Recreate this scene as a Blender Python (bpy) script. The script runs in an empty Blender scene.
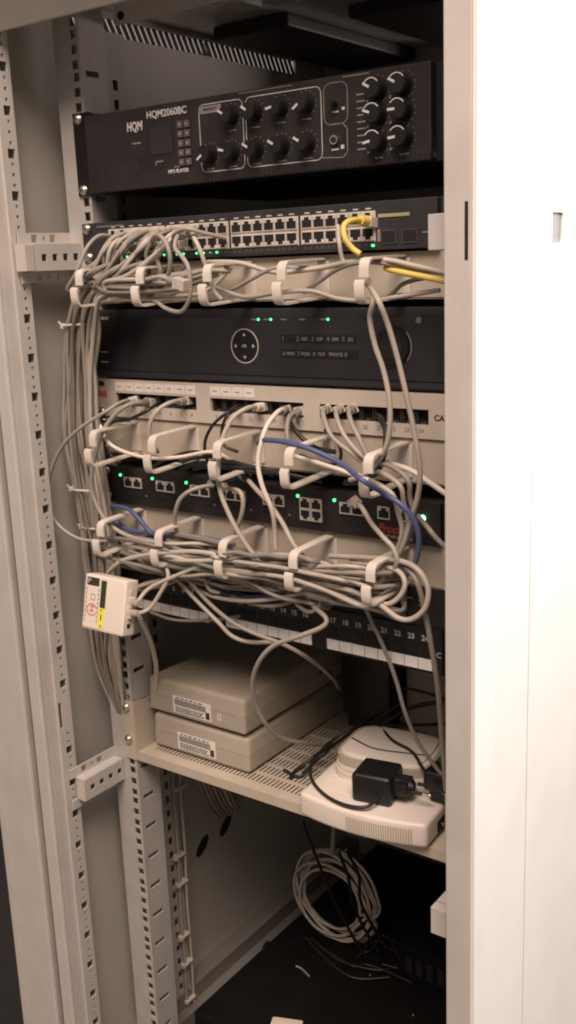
import bpy, bmesh, math, random
from mathutils import Vector, Matrix, Euler
random.seed(11)
S = bpy.context.scene
COL = S.collection
R = math.radians

# ------------------------------------------------------------------ camera
CAM_F = 1026.9
CAM_LOC = Vector((0.8951, -0.8642, 0.0389))
CAM_ROT = Euler((1.3329, 0.0389, 0.6192), 'XYZ')
cam = bpy.data.cameras.new('camera')
cam.sensor_fit = 'VERTICAL'; cam.sensor_height = 24.0
cam.lens = 24.0 * CAM_F / 1024.0
cam.clip_start = 0.02; cam.clip_end = 60
co = bpy.data.objects.new('camera', cam); COL.objects.link(co)
co.location = CAM_LOC; co.rotation_euler = CAM_ROT
S.camera = co
_M = CAM_ROT.to_matrix()

def W(u, v, y):
    """a point of the photograph placed at its real depth y behind the rack's front plane"""
    d = _M @ Vector(((u - 288) / CAM_F, -(v - 512) / CAM_F, -1))
    return CAM_LOC + d * ((y - CAM_LOC.y) / d.y)
def WX(u, v, x):
    d = _M @ Vector(((u - 288) / CAM_F, -(v - 512) / CAM_F, -1))
    return CAM_LOC + d * ((x - CAM_LOC.x) / d.x)
def WZ(u, v, z):
    d = _M @ Vector(((u - 288) / CAM_F, -(v - 512) / CAM_F, -1))
    return CAM_LOC + d * ((z - CAM_LOC.z) / d.z)

# ------------------------------------------------------------------ materials
def mat(name, col, rough=0.5, metal=0.0, var=0.06, vscale=18, bump=0.0, bscale=400, spec=0.5, emit=None, estr=0, coat=0):
    m = bpy.data.materials.new(name); m.use_nodes = True
    nt = m.node_tree; b = nt.nodes['Principled BSDF']
    b.inputs['Roughness'].default_value = rough
    b.inputs['Metallic'].default_value = metal
    b.inputs['Specular IOR Level'].default_value = spec
    if coat: b.inputs['Coat Weight'].default_value = coat
    tc = nt.nodes.new('ShaderNodeTexCoord')
    n = nt.nodes.new('ShaderNodeTexNoise'); n.inputs['Scale'].default_value = vscale; n.inputs['Detail'].default_value = 5
    nt.links.new(tc.outputs['Object'], n.inputs['Vector'])
    r = nt.nodes.new('ShaderNodeValToRGB')
    lo = [max(0, c * (1 - var)) for c in col]; hi = [min(1, c * (1 + var)) for c in col]
    r.color_ramp.elements[0].position = .3; r.color_ramp.elements[1].position = .7
    r.color_ramp.elements[0].color = (*lo, 1); r.color_ramp.elements[1].color = (*hi, 1)
    nt.links.new(n.outputs['Fac'], r.inputs['Fac']); nt.links.new(r.outputs['Color'], b.inputs['Base Color'])
    mr = nt.nodes.new('ShaderNodeMapRange')
    mr.inputs['To Min'].default_value = max(0.02, rough - .08); mr.inputs['To Max'].default_value = min(1, rough + .1)
    nt.links.new(n.outputs['Fac'], mr.inputs['Value']); nt.links.new(mr.outputs['Result'], b.inputs['Roughness'])
    if bump:
        n2 = nt.nodes.new('ShaderNodeTexNoise'); n2.inputs['Scale'].default_value = bscale; n2.inputs['Detail'].default_value = 2
        nt.links.new(tc.outputs['Object'], n2.inputs['Vector'])
        bp = nt.nodes.new('ShaderNodeBump'); bp.inputs['Strength'].default_value = bump; bp.inputs['Distance'].default_value = .001
        nt.links.new(n2.outputs['Fac'], bp.inputs['Height']); nt.links.new(bp.outputs['Normal'], b.inputs['Normal'])
    if emit:
        b.inputs['Emission Color'].default_value = (*emit, 1); b.inputs['Emission Strength'].default_value = estr
    return m

M = dict(
    paint=mat('grey_painted_steel', (.50, .47, .425), .45, var=.05, bump=.12, bscale=700),
    wallp=mat('grey_painted_sheet', (.43, .405, .36), .5, var=.07, vscale=6, bump=.12, bscale=700),
    white=mat('white_painted_steel', (.78, .76, .72), .4, var=.02),
    galv=mat('zinc_plated_steel', (.47, .445, .41), .42, metal=.15, var=.07, vscale=25),
    beam=mat('shade_darkened_steel', (.19, .178, .155), .5, var=.08),  # wall grey darkened: shade below the shelf is put into the colour
    latch=mat('grey_latch_plastic', (.19, .183, .175), .5),
    black=mat('black_powder_coat', (.019, .016, .0155), .55, var=.3, vscale=30, bump=.2, bscale=900, spec=.35),
    blackgloss=mat('black_gloss_panel', (.021, .021, .024), .22, var=.15),
    navy=mat('dark_slate_plastic', (.028, .027, .030), .5, var=.15, bump=.1, bscale=900, spec=.4),
    blackpl=mat('black_plastic', (.010, .010, .0105), .4, var=.25, bump=.1, bscale=900, spec=.4),
    hole=mat('dark_recess', (.006, .006, .006), .8),
    beige=mat('beige_plastic', (.40, .35, .275), .5, var=.04, bump=.15, bscale=900),
    tray=mat('beige_painted_steel', (.48, .42, .33), .45, var=.06, vscale=14, bump=.1, bscale=700),
    panel=mat('ivory_panel', (.52, .46, .385), .45, var=.04),
    cream=mat('ivory_plastic', (.70, .62, .52), .4, var=.03),
    router=mat('warm_white_plastic', (.69, .62, .54), .42, var=.04),
    ring=mat('white_plastic_ring', (.60, .545, .47), .4, var=.05),
    port=mat('port_frame_metal', (.60, .55, .49), .35, metal=.15, var=.15, vscale=60),
    paper=mat('label_paper', (.72, .67, .60), .7, var=.05, vscale=60),
    strip=mat('label_strip', (.85, .82, .78), .55, var=.06, vscale=60),
    ink=mat('printed_ink', (.03, .028, .027), .6),
    greyink=mat('faint_grey_ink', (.25, .24, .22), .6),
    whiteink=mat('white_print', (.52, .49, .46), .55, var=.1),
    dimink=mat('grey_print', (.22, .20, .19), .55, var=.1),
    redink=mat('red_print', (.30, .045, .05), .5),
    redlabel=mat('red_sticker', (.50, .11, .10), .5),
    yellow=mat('yellow_sticker', (.75, .68, .03), .5),
    greenblk=mat('dark_olive_sticker', (.03, .034, .014), .5),
    screw=mat('nickel_screw', (.72, .68, .62), .25, metal=1.0, var=.1),
    knobmark=mat('white_knob_mark', (.52, .49, .46), .4),
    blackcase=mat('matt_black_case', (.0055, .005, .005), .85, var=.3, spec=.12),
    faint=mat('faint_print', (.15, .14, .135), .55),
    lcd=mat('dim_display', (.026, .021, .021), .15, var=.05),
    key=mat('rubber_keys', (.085, .07, .066), .5),
    green=mat('green_led', (.05, .6, .15), .4, emit=(.08, 1, .28), estr=2.2),
    greendim=mat('dim_green_led', (.02, .25, .05), .4, emit=(.05, 1, .2), estr=.35),
    greenbig=mat('bright_green_led', (.2, .9, .35), .4, emit=(.25, 1, .4), estr=5),
    yleg=mat('olive_print', (.33, .31, .17), .5),
    cgrey=mat('grey_cable_jacket', (.29, .258, .218), .5, var=.08, vscale=40),
    cgrey2=mat('pale_grey_cable_jacket', (.40, .357, .298), .5, var=.08, vscale=40),
    cgrey3=mat('dark_grey_cable_jacket', (.20, .175, .145), .5, var=.08, vscale=40),
    cwhite=mat('white_cable_jacket', (.68, .60, .51), .45, var=.05),
    cyellow=mat('yellow_cable_jacket', (.70, .53, .12), .45, var=.05),
    cblue=mat('blue_cable_jacket', (.07, .09, .20), .45, var=.1),
    cblack=mat('black_cable_jacket', (.018, .016, .014), .4, var=.2),
    plug=mat('milky_plug', (.55, .50, .44), .25, var=.15, vscale=120),
    tie=mat('nylon_tie', (.60, .54, .46), .4),
    boot=mat('dark_plug_boot', (.05, .045, .04), .5),
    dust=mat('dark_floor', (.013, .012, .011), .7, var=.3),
    lino=mat('pale_linoleum', (.13, .118, .105), .6, var=.1, vscale=3),
    pin=mat('steel_pin', (.8, .76, .7), .2, metal=1.0),
)

def vary(name, amount):
    '''each cable its own slightly different jacket tone'''
    nt = M[name].node_tree; b = nt.nodes['Principled BSDF']; src = b.inputs['Base Color'].links[0].from_socket
    oi = nt.nodes.new('ShaderNodeObjectInfo'); mr = nt.nodes.new('ShaderNodeMapRange')
    mr.inputs['To Min'].default_value = 1 - amount; mr.inputs['To Max'].default_value = 1 + amount * .8
    hs = nt.nodes.new('ShaderNodeHueSaturation'); nt.links.new(oi.outputs['Random'], mr.inputs['Value'])
    nt.links.new(mr.outputs['Result'], hs.inputs['Value']); nt.links.new(src, hs.inputs['Color']); nt.links.new(hs.outputs['Color'], b.inputs['Base Color'])
for n_ in ('cgrey', 'cgrey2', 'cgrey3'): vary(n_, .24)
def wear(name, amount, scale):
    '''grime smudges and fine scratches on painted steel'''
    nt = M[name].node_tree; b = nt.nodes['Principled BSDF']; src = b.inputs['Base Color'].links[0].from_socket
    tc = nt.nodes.new('ShaderNodeTexCoord'); mp = nt.nodes.new('ShaderNodeMapping'); mp.inputs['Scale'].default_value = (1, 1, .35)
    n1 = nt.nodes.new('ShaderNodeTexNoise'); n1.inputs['Scale'].default_value = scale; n1.inputs['Detail'].default_value = 8; n1.inputs['Roughness'].default_value = .7
    nt.links.new(tc.outputs['Object'], mp.inputs['Vector']); nt.links.new(mp.outputs['Vector'], n1.inputs['Vector'])
    r = nt.nodes.new('ShaderNodeValToRGB'); r.color_ramp.elements[0].position = .50; r.color_ramp.elements[1].position = .72
    r.color_ramp.elements[0].color = (0, 0, 0, 1); r.color_ramp.elements[1].color = (amount, amount, amount, 1)
    nt.links.new(n1.outputs['Fac'], r.inputs['Fac'])
    mx = nt.nodes.new('ShaderNodeMixRGB'); mx.inputs[2].default_value = (.16, .135, .10, 1)
    nt.links.new(r.outputs['Color'], mx.inputs[0]); nt.links.new(src, mx.inputs[1]); nt.links.new(mx.outputs[0], b.inputs['Base Color'])
for n_, a_, s_ in (('paint', .09, 40), ('wallp', .10, 14), ('tray', .14, 45), ('galv', .16, 60), ('panel', .08, 40), ('beige', .08, 30), ('router', .06, 30), ('white', .03, 12)): wear(n_, a_, s_)

# ------------------------------------------------------------------ mesh helpers
class MB:
    def __init__(s): s.bm = bmesh.new()
    def box(s, x0, x1, y0, y1, z0, z1, bevel=0, seg=2):
        t = bmesh.new(); bmesh.ops.create_cube(t, size=1)
        for v in t.verts:
            v.co = Vector((x0 + (v.co.x + .5) * (x1 - x0), y0 + (v.co.y + .5) * (y1 - y0), z0 + (v.co.z + .5) * (z1 - z0)))
        if bevel: bmesh.ops.bevel(t, geom=t.edges[:], offset=bevel, segments=seg, profile=.6, affect='EDGES')
        s._add(t); return s
    def _add(s, t):
        m = bpy.data.meshes.new('tmp'); t.to_mesh(m); t.free(); s.bm.from_mesh(m); bpy.data.meshes.remove(m)
    def cyl(s, c, axis, r, h, n=16, r2=None, bevel=0):
        t = bmesh.new()
        bmesh.ops.create_cone(t, cap_ends=True, segments=n, radius1=r, radius2=r if r2 is None else r2, depth=h)
        if bevel: bmesh.ops.bevel(t, geom=[e for e in t.edges if len(e.link_faces) == 2 and any(len(f.verts) > 4 for f in e.link_faces)], offset=bevel, segments=2, affect='EDGES')
        q = Vector((0, 0, 1)).rotation_difference(Vector(axis).normalized())
        bmesh.ops.transform(t, matrix=Matrix.Translation(c) @ q.to_matrix().to_4x4(), verts=t.verts)
        s._add(t); return s
    def prism(s, pts, direction):
        """polygon (3D points) extruded along direction"""
        a = [s.bm.verts.new(p) for p in pts]; b = [s.bm.verts.new(Vector(p) + Vector(direction)) for p in pts]
        n = len(pts)
        s.bm.faces.new(a); s.bm.faces.new(b[::-1])
        for i in range(n): s.bm.faces.new((a[i], b[i], b[(i + 1) % n], a[(i + 1) % n]))
        return s
    def quad(s, *p):
        s.bm.faces.new([s.bm.verts.new(q) for q in p]); return s
    def ball(s, c, r, sc=(1, 1, 1)):
        t = bmesh.new(); bmesh.ops.create_uvsphere(t, u_segments=14, v_segments=9, radius=r)
        for v in t.verts: v.co = Vector((v.co.x * sc[0], v.co.y * sc[1], v.co.z * sc[2])) + Vector(c)
        s._add(t); return s
    def tube(s, pts, r, n=8, sub=8, closed=False):
        P = catmull(pts, sub, closed)
        rings = []; 
        T = (P[1] - P[0]).normalized(); up = Vector((0, 0, 1)) if abs(T.z) < .9 else Vector((1, 0, 0))
        N = (up - T * up.dot(T)).normalized()
        L = len(P)
        for i, p in enumerate(P):
            if closed: t = P[(i + 1) % L] - P[i - 1]
            else: t = P[min(i + 1, L - 1)] - P[max(i - 1, 0)]
            if t.length < 1e-9: t = T
            t = t.normalized()
            N = (N - t * N.dot(t))
            if N.length < 1e-6: N = t.orthogonal()
            N = N.normalized(); B = t.cross(N)
            rings.append([s.bm.verts.new(p + (N * math.cos(2 * math.pi * k / n) + B * math.sin(2 * math.pi * k / n)) * r) for k in range(n)])
        m = L if closed else L - 1
        for i in range(m):
            a, b = rings[i], rings[(i + 1) % L]
            for k in range(n): s.bm.faces.new((a[k], a[(k + 1) % n], b[(k + 1) % n], b[k]))
        if not closed:
            s.bm.faces.new(rings[0][::-1]); s.bm.faces.new(rings[-1])
        return s
    def build(s, name, m, parent=None, smooth=None, origin=None):
        me = bpy.data.meshes.new(name)
        bmesh.ops.recalc_face_normals(s.bm, faces=s.bm.faces[:])
        if origin is not None: bmesh.ops.translate(s.bm, vec=-Vector(origin), verts=s.bm.verts)
        s.bm.to_mesh(me); s.bm.free()
        if smooth is not None:
            for p in me.polygons: p.use_smooth = True
            try: me.set_sharp_from_angle(angle=smooth)
            except Exception: pass
        me.materials.append(M[m] if isinstance(m, str) else m)
        o = bpy.data.objects.new(name, me); COL.objects.link(o)
        if origin is not None: o.location = origin
        if parent is not None:
            o.parent = parent
            # parents are Empties/meshes: keep world placement
            o.matrix_parent_inverse = PINV.get(parent.name, Matrix.Identity(4))
        return o
PINV = {}
def wm(o):
    return o.matrix_local if o.parent is None else wm(o.parent) @ o.matrix_parent_inverse @ o.matrix_basis
def catmull(pts, sub, closed=False):
    pts = [Vector(p) for p in pts]; out = []; n = len(pts)
    if n == 2 and not closed: return [pts[0].lerp(pts[1], i / sub) for i in range(sub + 1)]
    rng = range(n) if closed else range(n - 1)
    for i in rng:
        p1, p2 = pts[i], pts[(i + 1) % n]
        p0 = pts[i - 1] if (closed or i > 0) else p1 * 2 - p2
        p3 = pts[(i + 2) % n] if (closed or i + 2 < n) else p2 * 2 - p1
        for k in range(sub):
            t = k / sub
            out.append(.5 * ((2 * p1) + (p2 - p0) * t + (2 * p0 - 5 * p1 + 4 * p2 - p3) * t * t + (3 * p1 - p0 - 3 * p2 + p3) * t ** 3))
    if not closed: out.append(pts[-1])
    return out
def tag(o, label, cat, group=None, kind=None):
    o['label'] = label; o['category'] = cat
    if group: o['group'] = group
    if kind: o['kind'] = kind
    return o
def thing(name, label, cat, loc, group=None):
    o = bpy.data.objects.new(name, None); COL.objects.link(o); o.location = loc; o.empty_display_size = .03
    PINV[o.name] = Matrix.Translation(-Vector(loc))
    return tag(o, label, cat, group)
def dupmesh(src, delta, parent, name=None):
    c = src.copy(); COL.objects.link(c); c.location = src.location + Vector(delta); c.parent = parent
    c.matrix_parent_inverse = src.matrix_parent_inverse.copy() if src.parent == parent else PINV.get(parent.name, Matrix.Identity(4))
    return c
def text(s, size, loc, m, parent, name='lettering', shear=0, sx=1, align='CENTER', rot=(math.pi / 2, 0, 0), bold=0, extra=None):
    cu = bpy.data.curves.new('t', 'FONT'); cu.body = s; cu.size = size; cu.shear = shear; cu.align_x = align; cu.align_y = 'CENTER'
    cu.extrude = .00025; cu.offset = bold; cu.resolution_u = 3
    o = bpy.data.objects.new('t', cu); COL.objects.link(o)
    dg = bpy.context.evaluated_depsgraph_get(); dg.update()
    me = bpy.data.meshes.new_from_object(o.evaluated_get(dg))
    bpy.data.objects.remove(o); bpy.data.curves.remove(cu)
    mt = Matrix.Translation(loc) @ Euler(rot).to_matrix().to_4x4() @ Matrix.Diagonal((sx, 1, 1, 1))
    if extra is not None: mt = extra @ mt
    me.transform(mt)
    me.materials.clear(); me.materials.append(M[m])
    r = bpy.data.objects.new(name, me); COL.objects.link(r); r.parent = parent
    r.matrix_parent_inverse = PINV.get(parent.name, Matrix.Identity(4))
    return r
def sub_of(parent_mesh):
    """register a mesh part at world origin as a parent for sub-parts"""
    PINV[parent_mesh.name] = Matrix.Identity(4); return parent_mesh

def holed_plate(mb, axis, pos, a0, a1, z0, z1, holes, thick):
    """a plate in the plane axis=pos ('y': a is x, 'x': a is y) with a column list of holes (a0,a1,z0,z1)"""
    def bx(p0, p1, q0, q1):
        if p1 - p0 < 1e-6 or q1 - q0 < 1e-6: return
        if axis == 'y': mb.box(p0, p1, pos, pos + thick, q0, q1)
        else: mb.box(pos, pos + thick, p0, p1, q0, q1)
    holes = sorted(holes, key=lambda h: h[2]); z = z0
    for h in holes:
        bx(a0, a1, z, h[2]); bx(a0, h[0], h[2], h[3]); bx(h[1], a1, h[2], h[3]); z = h[3]
    bx(a0, a1, z, z1)

# ------------------------------------------------------------------ the setting
fl = MB().box(-3, 4, -3, 3, -1.16, -1.125).build('floor', 'lino'); fl['kind'] = 'structure'

# ------------------------------------------------------------------ cabinet
ZB, ZT = -1.08, .345
cab = thing('server_cabinet', 'tall open light grey server cabinet with perforated posts holding all the network gear', 'cabinet', (.2326, .2, -1.12))
# left side panel with the slanted vent at its top
zv0, zv1 = .3175, .337
m = MB(); m.box(-.067, -.063, -.1, .6, ZB, zv0).box(-.067, -.063, -.1, .058, zv0, zv1).box(-.067, -.063, .52, .6, zv0, zv1).box(-.067, -.063, -.1, .6, zv1, ZT)
m.build('side_panel', 'wallp', cab)
m = MB(); y = .058; n = 40; p = (.52 - .058) / n
for i in range(n):
    a = y + i * p
    m.prism([(-.0645, a - .006, zv1 + .001), (-.0645, a - .006 + p * .5, zv1 + .001), (-.0645, a + .006 + p * .5, zv0 - .001), (-.0645, a + .006, zv0 - .001)], (-.002, 0, 0))
m.build('vent_grille', 'black', cab)
# right side: front strip and removable panel with a seam, latch recess
m = MB(); m.box(.532, .536, -.1062, .0100, ZB, ZT); m.box(.518, .5205, .0, .6, ZB, ZT)
a, b_ = (.0475, .0745), (.047, .074)
holed_plate(m, 'x', .533, .0118, .6, ZB, ZT, [(a[0], a[1], b_[0], b_[1])], .003)
rp = sub_of(m.build('side_panel', 'white', cab))
MB().box(.5325, .5338, .0480, .0740, .0475, .0735).build('latch', 'latch', rp); MB().box(.5355, .5364, .040, .074, .0445, .0458).build('latch_sill', 'white', rp)
# roof, back
MB().box(-.067, .53, -.1, .6, ZT, ZT + .003).build('roof', 'white', cab)
MB().box(-.067, .53, .6, .604, ZB, .214).box(-.067, .17, .6, .604, .214, ZT).box(.51, .53, .6, .604, .214, ZT).box(.17, .51, .6, .604, .336, ZT).build('back_panel', 'wallp', cab)  # unseen upper gap added to let the rear fill in
MB().box(-.067, .53, -.1, .6, ZB - .01, ZB).build('base_plate', 'dust', cab)
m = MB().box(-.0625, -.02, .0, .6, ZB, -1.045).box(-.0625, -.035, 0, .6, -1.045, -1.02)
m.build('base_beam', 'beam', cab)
# front top beam and inner roof channel
m = MB().prism([(-.0665, -.106, .345), (-.0665, -.106, .312), (-.0665, -.084, .2875), (-.0665, -.080, .2875), (-.0665, -.080, .345)], (.600, 0, 0))
m.build('top_beam', 'paint', cab)
m = MB(); holes = [(x, x + .008, .0, 0) for x in ()]
m.box(.017, .5, .05, .0525, .306, .327); m.box(.017, .5, .0525, .085, .3245, .327)
ch = sub_of(m.build('roof_channel', 'paint', cab))
MB().cyl((.027, .0495, .315), (0, 1, 0), .0045, .002, 14).build('hole', 'hole', ch)
MB().cyl((.122, .0495, .3195), (0, 1, 0), .003, .002, 12).build('hole', 'hole', ch)
m = MB().box(-.02, .10, .27, .60, .326, .343, .003); m.build('fan_housing', 'black', cab)
m = MB().box(.17, .36, .30, .58, .328, .343, .003); m.build('fan_housing', 'black', cab)
m = MB().box(.10, .22, .10, .16, .326, .3345, .001).box(.12, .15, .11, .15, .320, .326).box(.17, .2, .12, .15, .318, .326)
m.build('roof_bracket', 'paint', cab)

# front posts: hollow profile, perforated inner flange
def post(sign, xo):
    """sign +1: left post (inner side faces +X)"""
    X = lambda t: xo + sign * t
    m = MB()
    def bx(t0, t1, y0, y1, z0=ZB, z1=ZT, bev=0): m.box(min(X(t0), X(t1)), max(X(t0), X(t1)), y0, y1, z0, z1, bev)
    bx(0, .008, -.100, -.09)                # recessed groove at the outer edge
    bx(.008, .028, -.1065, -.100, bev=.002) # proud front lip
    bx(.0265, .0285, -.100, -.0835)         # inner side face
    bx(.0287, .0303, -.0853, -.0835)        # step
    bx(.0, .0300, -.066, -.064)             # back of the profile
    hs = []
    z = ZB + .03 + ((.078 - (ZB + .03)) % .04445)
    while z < ZT - .02:
        hs.append((-.0775, -.0675, z - .005, z + .005))
        for k in (1, 2, 3): hs.append((-.0742, -.0708, z - k * .0111 - .0017, z - k * .0111 + .0017))
        z += .04445
    hs = [h for h in hs if h[2] > ZB + .01 and not (-.515 < h[2] < -.475)]
    hs.append((-.0835, -.079, -.512, -.478)) if sign > 0 else None
    xx = X(.0325)
    if sign < 0: xx -= 0.0
    holed_plate(m, 'x', xx - (.002 if sign > 0 else 0), -.0855, -.0635, ZB, ZT, hs, .002)
    o = sub_of(m.build('post', 'paint', cab))
    return o
pl = post(1, -.067)
# right post: front face towards the viewer plus lock slot
m = MB(); m.box(.5075, .5317, -.1065, -.1, ZB, ZT, .0012); m.box(.5075, .5095, -.1, -.083, ZB, ZT); m.box(.503, .505, -.083, -.057, ZB, ZT); m.box(.505, .5095, -.085, -.083, ZB, ZT)
pr = sub_of(m.build('post', 'paint', cab))
MB().box(.5258, .5286, -.1070, -.1058, .036, .080).build('lock_slot', 'hole', pr)

# mounting rails: front flange with square holes + slotted inner flange
def rail(x, sgn, y0=0.0, name='mounting_rail', dark=False):
    m = MB(); hs = []
    z = -1.05; k = 0; st = [.015875, .015875, .0127]
    off = (.2043 - z) % .04445
    zz = z + off - .04445
    while zz < ZT - .03:
        for d in (0, .0127, .028575):
            q = zz - .0 + d
            if ZB + .02 < q < ZT - .03: hs.append((x - .0047, x + .0047, q - .0047, q + .0047))
        zz += .04445
    lo, hi = (x - .032, x + .0085) if sgn > 0 else (x - .0085, x + .032)
    holed_plate(m, 'y', y0, lo, hi, ZB, ZT - .02, hs, .002)
    xi = hi - .002 if sgn > 0 else lo
    # inner flange with horizontal slots
    sl = []; z = ZB + .04
    while z < ZT - .06:
        sl.append((y0 + .007, y0 + .027, z, z + .0065)); z += .04445
    holed_plate(m, 'x', xi, y0 + .002, y0 + .036, ZB, ZT - .02, sl, .002)
    xo = lo if sgn > 0 else hi - .002
    m.box(xo, xo + .002, y0 + .002, y0 + .03, ZB, ZT - .02)
    m.box(lo + .002, hi - .002, y0 + .034, y0 + .036, ZB, ZT - .02)
    m.box(xi - (.004 if sgn > 0 else 0), xi + (.002 if sgn > 0 else .006), y0 + .036, y0 + .040, ZB, ZT - .02)
    return m.build(name, 'galv', cab)
rail(0, 1); rail(.46515, -1)
# rear slotted cable bar behind the left rail
m = MB(); hs = []; z = ZB + .02
while z < ZT - .08: hs.append((.098, .106, z, z + .012)); z += .0222
holed_plate(m, 'x', -.042, .088, .122, ZB, ZT - .03, hs, .002)
m.box(-.062, -.042, .12, .122, ZB, ZT - .03); m.box(-.062, -.042, .088, .09, ZB, ZT - .03)
m.build('cable_bar', 'wallp', cab)

# rail brackets: hat channels from post to rail
def rail_bracket(zc, sgn, lug):
    X = (lambda t: -.036 + t) if sgn > 0 else (lambda t: .4990 - t)
    m = MB()
    def bx(t0, t1, y0, y1, z0, z1, b=0): m.box(min(X(t0), X(t1)), max(X(t0), X(t1)), y0, y1, z0, z1, b)
    y0, y1 = -.078, .0
    def hp(t, z0, z1, hs):
        x = X(t); holed_plate(m, 'x', min(x, x + .002 * (1 if sgn > 0 else -1)), y0, y1, z0, z1, hs, .002)
    fl = lambda z: [(-.066, -.058, z - .0035, z + .0035)], 
    # flanges (top, bottom) as three butted pieces with round-ish holes, raised face with four square holes
    def flange(z0, z1):
        zc_ = (z0 + z1) / 2; x = min(X(.003), X(.005)); cur = y0
        for (c, h) in ((-.055, .0042), (-.041, .0020), (-.028, .0042)):
            m.box(x, x + .002, cur, c - h, z0, z1)
            m.box(x, x + .002, c - h, c + h, z0, zc_ - h); m.box(x, x + .002, c - h, c + h, zc_ + h, z1); cur = c + h
        m.box(x, x + .002, cur, y1, z0, z1)
    flange(zc + .0150, zc + .0275); flange(zc - .0275, zc - .0150)
    x = min(X(.018), X(.020)); cur = y0 + .008; z0, z1 = zc - .0145, zc + .0145
    for c in (-.056, -.040, -.024, -.008):
        h = .0038
        m.box(x, x + .002, cur, c - h, z0, z1)
        m.box(x, x + .002, c - h, c + h, z0, zc - h); m.box(x, x + .002, c - h, c + h, zc + h, z1); cur = c + h
    m.box(x, x + .002, cur, y1 - .001, z0, z1)
    for s in (-1, 1):
        za = zc + s * .0150
        m.box(min(X(.005), X(.018)), max(X(.005), X(.018)), y0 + .008, y1 - .001, min(za, za - s * .002), max(za, za - s * .002))
    m.box(min(X(.006), X(.0075)), max(X(.006), X(.0075)), y0 + .0105, y1 - .0015, zc - .0122, zc + .0122)
    # end lug
    if lug: bx(.004, .0205, y0 - lug, y0 + .007, zc - .0145, zc + .0145, .0008)
    else: bx(.005, .018, y0 + .008, y0 + .010, zc - .0125, zc + .0125)
    return m.build('rail_bracket', 'paint', cab)
rail_bracket(.0555, 1, .006); rail_bracket(-.598, 1, 0)
rail_bracket(.0590, -1, .0005); rail_bracket(-.588, -1, .004)
# cable entry holes in the left wall
for (yy, zz) in ((.193, -.828), (.250, -.822)):
    mm = MB(); mm.cyl((0, 0, 0), (1, 0, 0), .009, .004, 18)
    bmesh.ops.transform(mm.bm, matrix=Matrix.Translation((-.0625, yy, zz)) @ Matrix.Rotation(R(42), 4, 'X') @ Matrix.Diagonal((1, 2.0, .9, 1)), verts=mm.bm.verts)
    mm.build('cable_hole', 'hole', cab)

# neighbouring cabinet at the far left: pale post and a dark glass door
nb = thing('neighbouring_cabinet', 'pale edge of the next cabinet at the far left with a dark door beside it', 'cabinet', (-.4, .1, -1.12))
m = MB(); m.box(-.150, -.0745, -.104, -.06, ZB - .03, ZT, .003); m.box(-.138, -.1365, -.1048, -.1035, ZB, ZT)
m.build('post', 'paint', nb)
MB().box(-.66, -.154, -.085, -.07, ZB - .03, ZT).build('door', 'blackgloss', nb)
MB().box(-.66, -.16, -.055, .6, ZB - .03, .2).build('body', 'wallp', nb)

# ------------------------------------------------------------------ screws
def screws(parent, pts, y=-.003):
    first = None
    for (x, z) in pts:
        m = MB().cyl((x, y, z), (0, 1, 0), .0060, .003, 18, bevel=.0008).ball((x, y - .0012, z), .0052, (1, .5, 1))
        m.box(x - .0032, x + .0032, y - .0037, y - .0030, z - .0006, z + .0006).box(x - .0006, x + .0006, y - .00375, y - .0031, z - .0032, z + .0032)
        m.build('screw', 'screw', parent, R(40))

# ------------------------------------------------------------------ 1. mixer amplifier
amp = thing('mixer_amplifier', 'black mixer amplifier with knobs, the topmost rack unit', 'amplifier', (.2326, .0, .1217))
MB().box(-.0087, .0184, -.003, 0, .1217, .2106, .0008).build('ear_panel', 'blackpl', amp); MB().box(.4471, .4738, -.003, 0, .1217, .2036, .0008).build('ear_panel', 'blackpl', amp)
m = MB().box(.0185, .4470, -.012, -.001, .1225, .2045, .0015); fp = sub_of(m.build('front_panel', 'black', amp))
MB().box(.019, .446, .0, .33, .1230, .2040).build('chassis', 'black', amp)
m = MB(); x = .19
while x < .45: m.box(x, x + .0022, -.0124, -.0118, .1245, .1290); x += .0052
m.build('vent_slots', 'hole', fp)
YA = -.0122
def rrect(x0, x1, z0, z1, r, y=YA, t=.00055, gaps=()):
    pts = []
    for (cx, cz, a0) in ((x1 - r, z1 - r, 0), (x0 + r, z1 - r, 90), (x0 + r, z0 + r, 180), (x1 - r, z0 + r, 270)):
        for k in range(5):
            a = R(a0 + k * 22.5); pts.append((cx + r * math.cos(a), cz + r * math.sin(a)))
    return pts
def outline(parent, pts, m_='dimink', t=.0006, y=YA, closed=True):
    mb = MB(); n = len(pts)
    cx = sum(p[0] for p in pts) / n; cz = sum(p[1] for p in pts) / n
    for i in range(n if closed else n - 1):
        a = Vector((pts[i][0], pts[i][1])); b = Vector((pts[(i + 1) % n][0], pts[(i + 1) % n][1]))
        d = (b - a)
        if d.length < 1e-6: continue
        d.normalize(); q = Vector((-d.y, d.x)) * t; a2 = a - d * t * .5; b2 = b + d * t * .5
        mb.prism([(a2.x - q.x * .5, y, a2.y - q.y * .5), (b2.x - q.x * .5, y, b2.y - q.y * .5), (b2.x + q.x * .5, y, b2.y + q.y * .5), (a2.x + q.x * .5, y, a2.y + q.y * .5)], (0, .0003, 0))
    mb.build('printed_outline', m_, parent)
outline(fp, rrect(.184, .240, .1325, .1972, .006), 'whiteink', .0008)
outline(fp, rrect(.2435, .3325, .1325, .1975, .006), 'whiteink', .0008)
outline(fp, rrect(.3355, .3615, .1625, .1985, .007), 'dimink', .0008)
outline(fp, [(.3325, .134), (.3555, .1325), (.3605, .137), (.3605, .158), (.356, .1622)], 'dimink', .0008, closed=False)
MB().box(.1855, .213, YA - .0002, YA + .0002, .1885, .1955).build('legend_plate', 'dimink', fp)
text('PRIORITY', .0042, (.199, YA - .0004, .192), 'ink', fp)
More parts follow.
